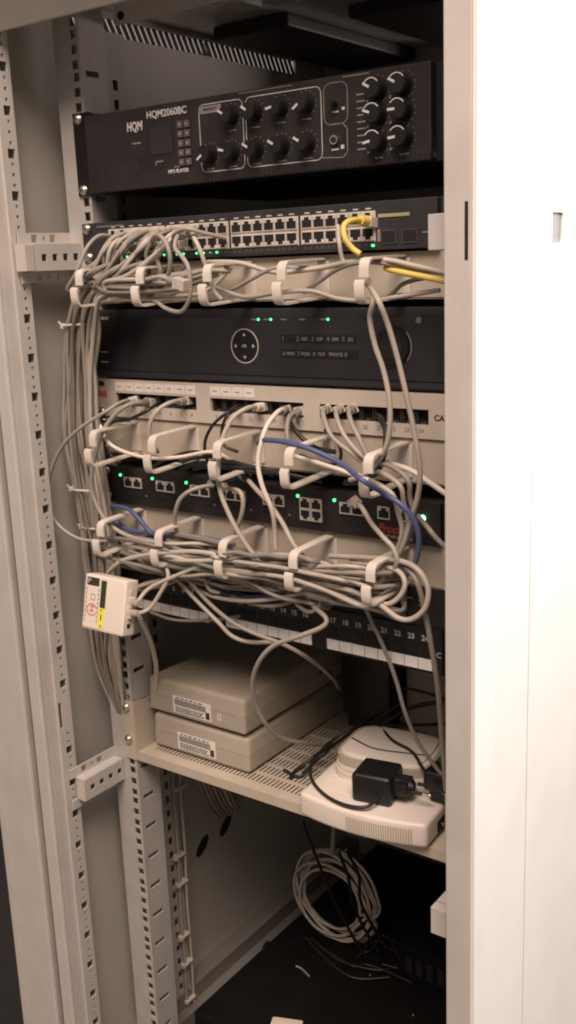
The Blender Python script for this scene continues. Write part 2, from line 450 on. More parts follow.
def knob(x, z, r, ang, big=False):
    m = MB().cyl((x, YA - .006, z), (0, 1, 0), r, .013, 24, bevel=.001).cyl((x, YA - .0005, z), (0, 1, 0), r * 1.08, .002, 24)
    k = sub_of(m.build('knob', 'blackpl', amp, R(40)))
    a = R(ang); d = Vector((math.cos(a), 0, math.sin(a))); q = Vector((-d.z, 0, d.x)) * .0011
    p0 = Vector((x, YA - .0128, z)) + d * r * .25; p1 = Vector((x, YA - .0128, z)) + d * r * 1.02
    mm = MB().prism([p0 - q, p1 - q, p1 + q, p0 + q], (0, .0006, 0))
    p2 = p1 + Vector((0, .013, 0)); mm.prism([p1 - q, p2 - q, p2 + q, p1 + q], d * .0006)
    mm.build('pointer', 'knobmark', k)
    # tick marks printed round the knob
    mt = MB()
    for i in range(11):
        b = R(225 - i * 27); e = Vector((math.cos(b), 0, math.sin(b))); c = Vector((x, YA, z)) + e * (r + .0032)
        mt.box(c.x - .0004, c.x + .0004, YA - .0002, YA + .0002, c.z - .0004, c.z + .0004)
    mt.box(x - .005, x + .005, YA - .0002, YA + .0002, z - r - .0062, z - r - .0049)
    mt.build('scale', 'dimink', fp)
for (x, z, a) in ((.226, .183, 150), (.196, .149, 215), (.225, .149, 165), (.255, .183, 145), (.286, .184, 190), (.316, .184, 215), (.255, .149, 150), (.286, .149, 150), (.316, .149, 150)):
    knob(x, z, .0083, a)
for (x, z, a) in ((.394, .187, 150), (.420, .188, 150), (.394, .166, 160), (.420, .167, 180), (.394, .143, 190), (.420, .144, 185)):
    knob(x, z, .0088, a)
    mb = MB()
    for i_ in range(12):
        a0, a1 = R(35 + i_ * 9), R(44 + i_ * 9)
        mb.prism([(x + q * math.cos(w), YA - .0130, z + q * math.sin(w)) for q, w in ((.0080, a0), (.0080, a1), (.0089, a1), (.0089, a0))], (0, .0008, 0))
    mb.build('rim_highlight', 'whiteink', fp)  # glossy highlight on the upper knob rim, painted as a pale arc
MB().cyl((.348, YA - .004, .180), (0, 1, 0), .003, .01, 14).build('switch_lever', 'blackpl', amp, R(40))
MB().box(.3445, .3515, YA - .0002, YA + .0002, .1725, .1738).box(.3555, .3585, YA - .0003, YA, .174, .1765).build('legend', 'whiteink', fp)
m = MB().cyl((.347, YA - .0015, .1485), (0, 1, 0), .0042, .003, 20); j = sub_of(m.build('jack_socket', 'pin', amp, R(40)))
MB().cyl((.347, YA - .0032, .1485), (0, 1, 0), .0028, .001, 16).build('socket_hole', 'hole', j)
MB().box(.343, .351, YA - .0002, YA + .0002, .1395, .1408).box(.3535, .357, YA - .0004, YA, .140, .1435).build('legend', 'whiteink', fp)
m = MB()
for i in range(9): m.box(.3715, .3805, YA - .0002, YA + .0002, .1845 - i * .0059, .1857 - i * .0059)
m.build('legend', 'dimink', fp)
for (x, z) in ((.384, .178), (.4075, .179), (.384, .1565), (.4075, .1575), (.384, .134), (.4075, .135)):
    MB().cyl((x, YA - .0008, z), (0, 1, 0), .0014, .002, 10).build('indicator', 'dimink', amp)
text('HQM', .0125, (.0945, YA - .0004, .1858), 'whiteink', fp, shear=.08, sx=.78, bold=.0004)
text('HQM2060BC', .0100, (.1405, YA - .0004, .1950), 'whiteink', fp, sx=1.0, bold=.0002)
MB().box(.0895, .1015, YA - .0002, YA + .0002, .1685, .1700).build('legend', 'dimink', fp)
MB().box(.0935, .0965, YA - .0004, YA + .0002, .140, .150).build('ir_window', 'lcd', fp)
MB().box(.115, .147, YA - .0006, YA + .0002, .155, .184, .0005).build('display', 'lcd', amp)
for r_ in range(5):
    for c_ in range(2):
        x = .1585 + c_ * .0095; z = .1815 - r_ * .0092
        kk = sub_of(MB().box(x - .0037, x + .0037, YA - .0018, YA, z - .0036, z + .0036, .0006).build('key_button', 'key', amp))
        MB().box(x - .0015, x + .0015, YA - .0021, YA - .0017, z - .0012, z + .0012).build('key_legend', 'dimink', kk)
m = MB().box(.1225, .1315, YA - .0003, YA + .0003, .1415, .1475); u_ = sub_of(m.build('usb_port', 'hole', amp))
MB().box(.1215, .1325, YA - .0006, YA + .0002, .1475, .1487).box(.1215, .1225, YA - .0006, YA + .0002, .1440, .1475).build('port_rim', 'pin', u_)
text('MP3 PLAYER', .0052, (.1525, YA - .0004, .1365), 'whiteink', fp, bold=.0001)
MB().box(.147, .1545, YA - .0002, YA + .0002, .1405, .1415).build('legend', 'dimink', fp)
MB().box(.236, .300, YA - .0002, YA + .0002, .2018, .2024).build('edge_highlight', 'dimink', fp)  # highlight along the amplifier's top edge, painted on as pale lines
MB().box(.357, .385, YA - .0002, YA + .0002, .2016, .2024).build('edge_highlight', 'dimink', fp)
screws(amp, ((0, .2043), (0, .1281)))

# ------------------------------------------------------------------ RJ45 port helper
def rj_port(parent, x, z, y, w=.0118, h=.0105, up=True, name='port', fr='port', rim=.0011):
    m = MB()
    m.box(x - w / 2 - rim, x - w / 2, y - .0012, y + .008, z - h / 2 - rim, z + h / 2 + rim)
    m.box(x + w / 2, x + w / 2 + rim, y - .0012, y + .008, z - h / 2 - rim, z + h / 2 + rim)
    m.box(x - w / 2, x + w / 2, y - .0012, y + .008, z - h / 2 - rim, z - h / 2)
    m.box(x - w / 2, x + w / 2, y - .0012, y + .008, z + h / 2, z + h / 2 + rim)
    o = sub_of(m.build(name, fr, parent))
    s = 1 if up else -1
    mm = MB().box(x - w / 2, x + w / 2, y - .0006, y + .006, z - h * .5, z + h * .5)
    mm.build('opening', 'hole', o)
    # corner shoulders beside the latch notch
    zc = z + s * h * .36
    MB().box(x - w / 2, x - w * .26, y - .0013, y - .0005, zc - h * .14, zc + h * .14).box(x + w * .26, x + w / 2, y - .0013, y - .0005, zc - h * .14, zc + h * .14).build('latch_shoulder', fr, o)
    return o

# ------------------------------------------------------------------ 2. network switch
sw = thing('network_switch', 'dark slate network switch with two rows of ports, yellow cable at its right', 'network switch', (.2326, 0, .0472))
MB().box(-.0087, .4738, -.002, .0, .0472, .0915, .0006).build('ear_panel', 'navy', sw)
MB().box(.014, .4515, -.010, -.002, .0474, .0913, .001).build('front_panel', 'navy', sw)
MB().box(.015, .450, .0, .30, .0478, .091).build('chassis', 'black', sw)
YS = -.0104
for g in range(4):
    gx = .0415 + g * .0873
    m = MB().box(gx, gx + .0845, YS, YS + .0004, .0555, .0830)
    m.build('port_plate', 'port', sw)
    for c_ in range(6):
        x = gx + .0078 + c_ * .01380
        rj_port(sw, x, .0764, YS - .0002, .0116, .0100, True, rim=.0007)
        rj_port(sw, x, .0622, YS - .0002, .0116, .0100, False, rim=.0007)
        MB().box(x - .003, x + .003, YS + .0001, YS + .0005, .0845, .0857).build('port_mark', 'whiteink', sw)
        MB().box(x - .0052, x - .0008, YS, YS + .0005, .0505, .0545).box(x + .0008, x + .0052, YS, YS + .0005, .0505, .0545).build('lens', 'boot', sw)
for i in range(17):
    x = .0495 + i * .0092
    if i in (3, 7, 12): continue
    MB().box(x - .0013, x + .0013, YS - .0005, YS, .0516, .0536).build('status_light', 'green' if i % 3 else 'greendim', sw)
MB().box(.3835, .3865, YS - .0005, YS, .0506, .0528).build('status_light', 'green', sw)
for x in (.402, .424):
    m = MB().box(x - .0082, x + .0082, YS - .0006, YS, .0525, .0655); o = sub_of(m.build('uplink_port', 'boot', sw))
    MB().box(x - .0068, x + .0068, YS - .0009, YS - .0005, .054, .064).build('opening', 'hole', o)
MB().box(.390, .393, YS - .0004, YS, .055, .066).build('status_strip', 'dimink', sw)
MB().box(.391, .424, YS - .0004, YS, .0765, .0795).build('legend', 'yleg', sw)
MB().box(.437, .447, YS - .0004, YS, .0605, .0618).build('legend', 'dimink', sw)
m = MB()
for i in range(12): m.box(.024 + i * .0034, .0262 + i * .0034, YS - .0003, YS + .0005, .0858, .0874)
m.build('legend', 'dimink', sw)
screws(sw, ((0, .0853), (0, .0536)))

# ------------------------------------------------------------------ cable managers
def ribbon(path, t, x0, x1):
    """strap following path in (y,z), thickness t"""
    n = len(path); L, Rr = [], []
    for i, (y, z) in enumerate(path):
        a = Vector(path[max(i - 1, 0)]); b = Vector(path[min(i + 1, n - 1)]); d = (b - a).normalized(); q = Vector((-d.y, d.x)) * t * .5
        L.append((y + q.x, z + q.y)); Rr.append((y - q.x, z - q.y))
    m = MB()
    vs = []
    for i in range(n):
        vs.append([m.bm.verts.new((x0, *L[i])), m.bm.verts.new((x1, *L[i])), m.bm.verts.new((x1, *Rr[i])), m.bm.verts.new((x0, *Rr[i]))])
    for i in range(n - 1):
        for k in range(4): m.bm.faces.new((vs[i][k], vs[i][(k + 1) % 4], vs[i + 1][(k + 1) % 4], vs[i + 1][k]))
    m.bm.faces.new(vs[0]); m.bm.faces.new(vs[-1][::-1])
    return m
def cable_manager(z0, z1, label):
    t = thing('cable_manager', label, 'cable manager', (.2326, 0, z0), 'ringed cable managers between the rack units')
    m = MB().box(-.0087, .4738, -.0015, .0, z0 + .0006, z1 - .0006, .0004)
    m.box(.012, .453, -.0015, .022, z0 + .0006, z0 + .002); m.build('plate', 'tray', t)
    for x in (.053, .1425, .2325, .3225, .4120):
        r = .006
        up = [(-.0016, z1 - .004), (-.03, z1 - .0045), (-.064, z1 - .0055), (-.068, z1 - .0065), (-.0705, z1 - .0095), (-.0715, z1 - .0135), (-.0715, z1 - .0215)]
        lo = [(-.0016, z0 + .004), (-.03, z0 + .0028), (-.072, z0 + .0008), (-.0765, z0 + .0018), (-.079, z0 + .0045), (-.0798, z0 + .0085), (-.0805, z0 + .0175), (-.0785, z0 + .0205)]
        h1 = sub_of(ribbon(up, .0022, x - .0050, x + .0050).build('ring', 'ring', t, R(50)))
        ribbon(lo, .0022, x - .0050, x + .0050).build('ring', 'ring', t, R(50))
        MB().box(x - .008, x + .008, -.0035, -.0014, z0 + .006, z1 - .006, .0008).build('ring_base', 'ring', h1)
    screws(t, ((0, z1 - .0063), (0, z0 + .0063)), -.0025)
    return t
cable_manager(.0012, .0456, 'beige cable manager with hook rings under the dark network switch')
cable_manager(-.1745, -.1302, 'beige cable manager with hook rings under the ivory patch panel')
cable_manager(-.2790, -.2346, 'beige cable manager with hook rings in the densest tangle of cables under the phone gateway')

# ------------------------------------------------------------------ 3. video recorder
dv = thing('video_recorder', 'wide dark video recorder with round arrow pad and jog dial', 'video recorder', (.2326, 0, -.083))
MB().box(-.004, .469, -.004, .30, -.0828, -.0055, .002).build('case', 'navy', dv)
YD = -.0042
MB().box(-.0025, .4675, YD - .0012, YD, -.0745, -.0140, .0006).build('front_panel', 'blackgloss', dv)
YE = YD - .0014
# arrow pad
def ring(cx, cz, r, t, y, a0=0, a1=360, n=40, thick=.0006):
    m = MB()
    for i in range(n):
        a = R(a0 + (a1 - a0) * i / n); b = R(a0 + (a1 - a0) * (i + 1) / n)
        pts = [(cx + q * math.cos(w), y, cz + q * math.sin(w)) for (q, w) in ((r - t, a), (r - t, b), (r, b), (r, a))]
        m.prism(pts, (0, thick, 0))
    return m
pad = sub_of(MB().cyl((.2235, YE + .0002, -.0440), (0, 1, 0), .0168, .0015, 32).build('arrow_pad', 'blackpl', dv, R(40)))
ring(.2235, -.0440, .0182, .0011, YE - .0005).build('pad_ring', 'whiteink', pad)
m = MB()
for k in range(4):
    a = R(90 * k); c = Vector((.2235 + .0115 * math.cos(a), YE - .0009, -.044 + .0115 * math.sin(a))); d = Vector((math.cos(a), 0, math.sin(a))); q = Vector((-d.z, 0, d.x))
    m.prism([c + d * .0022, c - d * .001 + q * .002, c - d * .001 - q * .002], (0, .0004, 0))
m.build('arrow_marks', 'whiteink', pad)
text('OK', .0045, (.2235, YE - .0009, -.044), 'whiteink', pad)
for i, (a, b) in enumerate((('1', ''), ('2', 'ABC'), ('3', 'DEF'), ('4', 'GHI'), ('5', 'JKL'))):
    x = .274 + i * .0182
    k = sub_of(MB().box(x - .0035, x + .0135, YE - .0003, YE + .0001, -.040, -.032).build('number_key', 'blackpl', dv))
    text(a, .0062, (x, YE - .0006, -.036), 'faint', k, bold=.0001)
    if b: text(b, .0045, (x + .0085, YE - .0006, -.036), 'faint', k, bold=.0002)
for i, (a, b) in enumerate((('6', 'MNO'), ('7', 'PQRS'), ('8', 'TUV'), ('9', 'WXYZ'), ('0', ''))):
    x = .274 + i * .0188
    k = sub_of(MB().box(x - .0035, x + .0135, YE - .0003, YE + .0001, -.055, -.047).build('number_key', 'blackpl', dv))
    text(a, .0062, (x, YE - .0006, -.051), 'faint', k, bold=.0001)
    if b: text(b, .0045, (x + .0085, YE - .0006, -.051), 'faint', k, bold=.0002)
for x, g in ((.243, 1), (.259, 1), (.281, 0), (.304, 0), (.329, 1)):
    MB().cyl((x, YE - .0003, -.0165), (0, 1, 0), .0013 if g else .001, .001, 10).build('status_light', 'green' if g else 'boot', dv)
    MB().box(x - .0095, x - .0025, YE - .0002, YE + .0002, -.0172, -.0160).build('legend', 'dimink', dv)
jog = sub_of(MB().cyl((.402, YE - .002, -.0420), (0, 1, 0), .0185, .005, 36, bevel=.001).build('jog_dial', 'blackpl', dv, R(40)))
MB().cyl((.402, YE - .0046, -.0420), (0, 1, 0), .0125, .0012, 32).build('dial_recess', 'black', jog, R(40))
ring(.402, -.0420, .0205, .0011, YE - .0006, -42, 42, 16).build('dial_arc', 'dimink', jog)
MB().cyl((.430, YE - .0004, -.0175), (0, 1, 0), .003, .001, 14).build('ir_window', 'dimink', dv)
text('HIKVISION', .0044, (.0155, YE - .0003, -.0152), 'whiteink', dv, bold=.0002)
for z in (-.0565, -.068):
    u_ = sub_of(MB().box(.0085, .0205, YE - .0003, YE + .0003, z - .0022, z + .0022).build('usb_port', 'hole', dv))
    MB().box(.0085, .0205, YE - .0006, YE + .0002, z + .0022, z + .0034).build('port_rim', 'whiteink', u_)

# ------------------------------------------------------------------ 4. ivory patch panel
pp = thing('patch_panel', 'ivory patch panel with three dark port windows under the video recorder', 'patch panel', (.2326, 0, -.1294))
zt, zb = -.0856, -.1292
m = MB(); wins = [(.0265, .1505), (.1705, .2945), (.3145, .4385)]
m.box(-.0087, .4738, -.004, 0, -.1010, zt, ); m.box(-.0087, .4738, -.004, 0, zb, -.1160)
cur = -.0087
for a, b in wins: m.box(cur, a, -.004, 0, -.1160, -.1010); cur = b
m.box(cur, .4738, -.004, 0, -.1160, -.1010)
m.build('face_plate', 'panel', pp)
MB().box(-.0087, .4738, -.0035, .0, zb - .0012, zb - .0001).build('lower_edge', 'boot', pp)
for gi, (a, b) in enumerate(wins):
    MB().box(a, b, .006, .008, -.1165, -.1005).build('window_back', 'hole', pp)
    for k in range(8):
        x = a + (k + .5) * (b - a) / 8
        o = sub_of(MB().box(x - .0068, x - .0060, .0, .006, -.1158, -.1012).box(x + .0060, x + .0068, .0, .006, -.1158, -.1012).box(x - .003, x + .003, .0005, .006, -.1158, -.1140).build('jack', 'boot', pp))
        text(str(gi * 8 + k + 1), .0058, (x, -.0042, -.1215), 'greyink', pp, 'port_number')
        if gi < 2 and not (gi == 1 and k > 3):
            st = sub_of(MB().box(x - .0071, x + .0071, -.0044, -.004, -.0985, -.0885).build('sticker', 'paper', pp))
            MB().box(x - .0032, x + .0030, -.0046, -.0043, -.0940, -.0928).build('writing', 'greyink', st)
MB().box(-.004, .0120, -.0044, -.004, -.1065, -.0995).build('sticker', 'redlabel', pp)
text('CAT', .0078, (.4445, -.0042, -.1085), 'ink', pp, align='LEFT', bold=.0002)
m = MB().box(.001, .009, -.0045, -.004, -.0935, -.0885, .0008); m.cyl((.0045, -.0046, -.0912), (0, 1, 0), .0018, .0012, 10); m.build('mount_slot', 'hole', pp)
screws(pp, ((.0035, -.1245),), -.006)

# ------------------------------------------------------------------ 5. phone gateway
gw = thing('phone_gateway', 'black gateway with green lights and red italic lettering between two cable managers', 'gateway', (.2326, 0, -.2340))
MB().box(-.0087, .4738, -.002, .0, -.2338, -.1896, .0006).build('ear_panel', 'black', gw)
m = MB().box(.013, .4525, -.008, -.002, -.2336, -.1898, .001); gf = sub_of(m.build('front_panel', 'black', gw))
MB().box(.015, .450, 0, .28, -.233, -.1905).build('chassis', 'black', gw)
YG = -.0083
x = .0400
for gx in (.041, .0925, .1445, .1960, .2475):
    for k in range(2): rj_port(gw, gx + k * .0142, -.2062, YG, .0115, .0098, True)
    MB().box(gx - .0075, gx + .0215, YG - .0002, YG + .0002, -.2225, -.2145).build('blank_slot', 'hole', gf)
    MB().cyl((gx - .0125, YG - .0004, -.1985), (0, 1, 0), .0017, .0012, 12).build('status_light', 'green', gw)
    MB().box(gx + .026, gx + .0285, YG - .0002, YG + .0002, -.2215, -.2195).build('legend', 'dimink', gf)
for k in range(2):
    rj_port(gw, .2955 + k * .0142, -.2055, YG, .0112, .0098, True); rj_port(gw, .2955 + k * .0142, -.2178, YG, .0112, .0098, False)
    rj_port(gw, .3455 + k * .0142, -.2055, YG, .0115, .0098, True)
MB().box(.3395, .3675, YG - .0002, YG + .0002, -.2225, -.2135).build('blank_slot', 'hole', gf)
for x in (.2865, .3322): MB().cyl((x, YG - .0004, -.1985), (0, 1, 0), .0017, .0012, 12).build('status_light', 'green', gw)
rj_port(gw, .3905, -.2055, YG, .0118, .0105, True); rj_port(gw, .4145, -.2055, YG, .0118, .0105, True)
MB().cyl((.4335, YG - .0006, -.2062), (0, 1, 0), .0032, .002, 18).build('status_light', 'greenbig', gw)
text('Procella', .0125, (.4015, YG - .0003, -.2215), 'redink', gf, shear=.35, sx=.92, bold=.0003)
text('IP MPAC 50000', .0046, (.4075, YG - .0003, -.2292), 'dimink', gf, bold=.0002)
screws(gw, ((0, -.196), (0, -.2277)))

# ------------------------------------------------------------------ 6. black numbered patch panel
lp = thing('patch_panel', 'black patch panel with white label strips and numbered ports above the shelf', 'patch panel', (.2326, 0, -.369))
MB().box(-.0087, .4738, -.002, .0, -.3688, -.2802, .0006).build('face_plate', 'black', lp)
MB().box(.012, .453, -.006, -.002, -.3655, -.3190, .0008).build('port_bar', 'blackpl', lp)
YL = -.0062
for gi, (a, b) in enumerate(((.034, .1515), (.178, .2965), (.3165, .442))):
    s_ = sub_of(MB().box(a, b, YL - .0008, YL, -.3635, -.3520).build('label_strip', 'strip', lp))
    for k in range(8):
        x = a + (k + .5) * (b - a) / 8; w = (b - a) / 8
        if k: MB().box(a + k * w - .0003, a + k * w + .0003, YL - .0010, YL - .0006, -.3632, -.3523).build('divider', 'dimink', s_)
        text(str(gi * 8 + k + 1), .0080, (x, YL - .0003, -.3305), 'whiteink', lp, 'port_number', bold=.0002)
        MB().box(x - .0055, x + .0055, YL - .0004, YL + .0002, -.3490, -.3385).build('port', 'hole', lp)
MB().box(.395, .418, -.0024, -.0018, -.2925, -.2912).build('legend', 'dimink', lp)
MB().box(.425, .437, -.0024, -.0018, -.2945, -.2930).box(.425, .436, -.0024, -.0018, -.2985, -.2970).build('legend', 'dimink', lp)
text('C', .008, (.4495, YL - .0003, -.3455), 'whiteink', lp)
screws(lp, ((0, -.2885), (0, -.362)))

# ------------------------------------------------------------------ shelf
sh = thing('rack_shelf', 'beige perforated cantilever shelf carrying the boxes and routers', 'shelf', (.2326, .15, -.575))
ztop = -.5660
m = MB(); m.box(.0125, .4530, -.0005, .0015, -.5785, ztop)
X0, X1, Y0, Y1 = .0125, .4530, .0015, .42
# perforated sheet: rows of slots elongated in depth
rows = []; y = .016
while y + .02 < Y1: rows.append((y, y + .017)); y += .0235
pitch = .0058; nx = int((X1 - X0 - .03) / pitch)
cur = Y0
for (ya, yb) in rows:
    m.quad((X0, cur, ztop), (X1, cur, ztop), (X1, ya, ztop), (X0, ya, ztop))
    xs = X0
    for i in range(nx):
        a = X0 + .015 + i * pitch
        m.quad((xs, ya, ztop), (a, ya, ztop), (a, yb, ztop), (xs, yb, ztop)); xs = a + .0019
    m.quad((xs, ya, ztop), (X1, ya, ztop), (X1, yb, ztop), (xs, yb, ztop)); cur = yb
m.quad((X0, cur, ztop), (X1, cur, ztop), (X1, Y1, ztop), (X0, Y1, ztop))
o = m.build('tray', 'tray', sh)
for s, x in ((1, .0), (-1, .46515)):
    m = MB()
    if s > 0:
        m.box(-.0092, .0115, -.0022, -.0002, -.5785, -.4975, .0004)
        m.prism([(.0105, -.0002, -.4975), (.0105, .30, -.535), (.0105, .30, -.5785), (.0105, -.0002, -.5785)], (.0018, 0, 0))
    else:
        m.box(.4535, .4743, -.0022, -.0002, -.5785, -.4975, .0004)
        m.prism([(.4532, -.0002, -.4975), (.4532, .30, -.535), (.4532, .30, -.5785), (.4532, -.0002, -.5785)], (.0018, 0, 0))
    m.build('side_arm', 'tray', sh)
screws(sh, ((0, -.5064), (0, -.5509)), -.0035)

# two beige boxes
def beige_box(x0, y0, z0, w, d, h, label, ce):
    t = thing('network_terminator_box', label, 'beige box', (x0 + w / 2, y0 + d / 2, z0))
    zs = z0 + h * .52
    for nm, za, zb2, top in (('base', z0 + .002, zs - .00025, False), ('lid', zs + .00025, z0 + h, True)):
        m = MB(); t_ = bmesh.new(); bmesh.ops.create_cube(t_, size=1); zseam = za if top else zb2
        for v in t_.verts:
            v.co = Vector((x0 + (v.co.x + .5) * w, y0 + (v.co.y + .5) * d, za if v.co.z < 0 else zb2))
            if top and v.co.z > za + .001:
                if v.co.y > y0 + d / 2: v.co.x += .022 if v.co.x < x0 + w / 2 else -.010
                else: v.co.y += .0015
        ed = [e for e in t_.edges if not all(abs(v.co.z - zseam) < 1e-5 for v in e.verts)]
        bmesh.ops.bevel(t_, geom=ed, offset=.0062 if top else .0045, segments=4, profile=.55, affect='EDGES'); m._add(t_)
        m.build(nm, 'beige', t, R(35))
    lx = x0 + .042; lz0, lz1 = z0 + h * .16, z0 + h * .64
    lb = sub_of(MB().box(lx, lx + .062, y0 - .0006, y0 + .0002, lz0, lz1).build('label', 'paper', t))
    m = MB(); zq = lz1 - .0022
    random.seed(int(x0 * 1e5))
    m.box(lx + .003, lx + .054, y0 - .0009, y0 - .0005, lz0 + (lz1 - lz0) * .48, lz1 - .0042)
    m.build('barcode', 'greyink', lb)
    m = MB()
    for r_ in range(3):
        xx = lx + .004
        while xx < lx + .048:
            w_ = random.uniform(.001, .0045); m.box(xx, xx + w_, y0 - .0009, y0 - .0005, lz0 + .0018 + r_ * .0026, lz0 + .0032 + r_ * .0026); xx += w_ + .0012
    xx = lx + .006
    while xx < lx + .05:
        w_ = random.uniform(.002, .006); m.box(xx, xx + w_, y0 - .0009, y0 - .0005, lz1 - .0028, lz1 - .0014); xx += w_ + .003
    m.box(lx + .0535, lx + .0595, y0 - .0009, y0 - .0005, lz0 + .0022, lz0 + .0115)
    m.build('print', 'ink', lb)
    for fx in (.02, w - .02):
        for fy in (.02, d - .02): MB().cyl((x0 + fx, y0 + fy, z0 + .0013), (0, 0, 1), .006, .0026, 12).build('foot', 'boot', t)
    if ce:
        text('CE', .0085, (x0 + .1165, y0 - .0004, z0 + h * .36), 'cwhite', t, rot=(math.pi / 2, math.pi / 2, 0), bold=.0003)
    return t
beige_box(.0205, .023, -.5655, .156, .275, .0470, 'beige plastic network box with a barcode label, lower one on the shelf', False)
beige_box(.0185, .021, -.5150, .156, .275, .0475, 'beige plastic network box with a barcode label and CE mark, upper one of the stack', True)

# router on the shelf (rotated slightly), thin second router, power adapter
def frame_from(p, q):
    a = math.atan2(q.y - p.y, q.x - p.x); return Matrix.Translation(p) @ Matrix.Rotation(a, 4, 'Z')
pA = WZ(300, 817, -.5655); pB = WZ(427, 852, -.5655)
FR = frame_from(pA, pB); wR = (pB - pA).length
rt = thing('wifi_router', 'large warm white router with ribbed vents at the front of the shelf', 'router', FR @ Vector((wR / 2, .06, 0)))
def bld(m, F, *a):
    bmesh.ops.transform(m.bm, matrix=F, verts=m.bm.verts); return m.build(*a)
hR = .0310
m = MB()
nseg = 14; bot = []; dR = .135
for i in range(nseg + 1):
    t = i / nseg; bot.append((t * wR, -.0115 * 4 * t * (1 - t)))
pts = [(x, y, .003) for x, y in bot] + [(wR, dR, .003), (0, dR, .003)]
m.prism(pts, (0, 0, hR - .003))
bmesh.ops.recalc_face_normals(m.bm, faces=m.bm.faces[:])
bmesh.ops.bevel(m.bm, geom=[e for e in m.bm.edges if (e.calc_face_angle(0) > .6)], offset=.0050, segments=4, profile=.55, affect='EDGES')
bld(m, FR, 'case', 'router', rt, R(35))
def bow(x): t = x / wR; return -.0115 * 4 * t * (1 - t)
m = MB(); x = wR * .42
while x < wR * .90:
    y = bow(x); m.box(x, x + .0011, y - .0007, y + .002, .008, .0240); x += .0027
bld(m, FR, 'vent_ribs', 'beige', rt)
m = MB()
for k in range(9): m.box(.012, .075, .020 + k * .0062, .0222 + k * .0062, hR - .0003, hR + .0007)
bld(m, FR, 'top_ribs', 'router', rt)
sp = sub_of(bld(MB().box(wR - .0004, wR + .0006, .028, .105, .0070, .0200), FR, 'port_bay', 'hole', rt))
bld(MB().cyl((wR + .0008, .040, .0115), (1, 0, 0), .0024, .002, 12), FR, 'power_jack', 'pin', sp)
for k in range(4): bld(MB().cyl((.02 + (k % 2) * (wR - .04), .02 + (k // 2) * .09, .0016), (0, 0, 1), .006, .0032, 12), FR, 'foot', 'boot', rt)
# second router: rounded, stacked on the first one's back
z2 = -.5655 + hR
p2 = WZ(327, 776, z2 + .002); q2 = WZ(428, 797, z2 + .002)
F2 = frame_from(p2, q2); w2 = (q2 - p2).length; F2 = Matrix.Translation((0, 0, 0)) @ F2
r2 = thing('adsl_modem', 'rounded white modem with fine grooves stacked behind the black adapter', 'modem', F2 @ Vector((w2 / 2, .05, -.002)))
def lens(w, d, z0, z1, ins, n=28):
    pts = []
    for i in range(n):
        a = 2 * math.pi * i / n; c, s = math.cos(a), math.sin(a); e = .45
        pts.append((w / 2 + math.copysign(abs(c) ** e, c) * (w / 2 - ins), d / 2 + math.copysign(abs(s) ** e, s) * (d / 2 - ins), 0))
    return [(x, y, z0) for x, y, _ in pts], z1 - z0
for k in range(5):
    base, hh = lens(w2, .10, -.002 + k * .0056, -.002 + k * .0056 + .0046, .0008 + .0004 * k * k)
    bld(MB().prism(base, (0, 0, hh)), F2, 'case_layer', 'router', r2, R(40))
base, hh = lens(w2, .10, -.001, .0245, .0035); bld(MB().prism(base, (0, 0, hh)), F2, 'core', 'beige', r2, R(40))
base, hh = lens(w2, .10, .0245, .0280, .012)
m = MB().prism(base, (0, 0, hh)); bld(m, F2, 'top_cover', 'router', r2, R(40))

# black power adapter lying on the router
zA = z2 + .0005
ad = None
pc = WZ(356, 801, zA); pd = WZ(390, 808, zA)
FA = frame_from(pc, pd)
ad = thing('power_adapter', 'black plug-in power adapter with two pins lying on the large router', 'power adapter', FA @ Vector((.02, .02, 0)))
m = MB().box(-.005, .040, -.001, .042, 0, .033, .005, 3)
bld(m, FA, 'body', 'blackpl', ad, R(35))
m = MB().cyl((.049, .020, .018), (1, 0, 0), .0105, .022, 20, r2=.0085, bevel=.002); m.box(.038, .056, .008, .032, .010, .026, .003)
pb = sub_of(bld(m, FA, 'plug_body', 'blackpl', ad, R(35)))
for yy in (.0105, .0295):
    m = MB().cyl((.0665, yy, .018), (1, 0, 0), .0021, .012, 12); bld(m, FA, 'pin', 'blackpl', ad, R(40))
    m = MB().cyl((.0765, yy, .018), (1, 0, 0), .0020, .009, 12).ball((.081, yy, .018), .0020); bld(m, FA, 'pin_tip', 'pin', ad, R(40))

# black power brick standing at the back of the shelf, second plug, grey box at the back
pk = thing('power_supply', 'black upright power supply block behind the routers under the black patch panel', 'power supply', (.235, .22, -.566))
MB().box(.198, .272, .20, .245, -.549, -.420, .004, 3).build('body', 'blackpl', pk, R(35))
MB().box(.206, .264, .205, .240, -.5659, -.5492, .003).build('base', 'black', pk)
gb = thing('wall_box', 'plain beige equipment case at the back right of the shelf', 'equipment case', (.37, .3, -.566))
MB().box(.277, .452, .235, .36, -.5658, -.400, .003).build('body', 'beige', gb)
MB().cyl((.334, .2346, -.478), (0, 1, 0), .0022, .002, 12).cyl((.334, .2346, -.487), (0, 1, 0), .0022, .002, 12).build('hole', 'hole', gb)
pw = thing('power_plug', 'black moulded plug on the right beside the adapter pins', 'plug', WZ(437, 775, z2 + .03))
c0 = WZ(440, 778, z2 + .026)
MB().box(c0.x - .014, c0.x + .03, c0.y - .014, c0.y + .016, c0.z - .012, c0.z + .012, .005, 3).build('body', 'blackpl', pw, R(35))
MB().box(c0.x - .008, c0.x + .02, c0.y - .010, c0.y + .012, z2 + .003, c0.z - .0118, .001).build('tail', 'blackpl', pw)

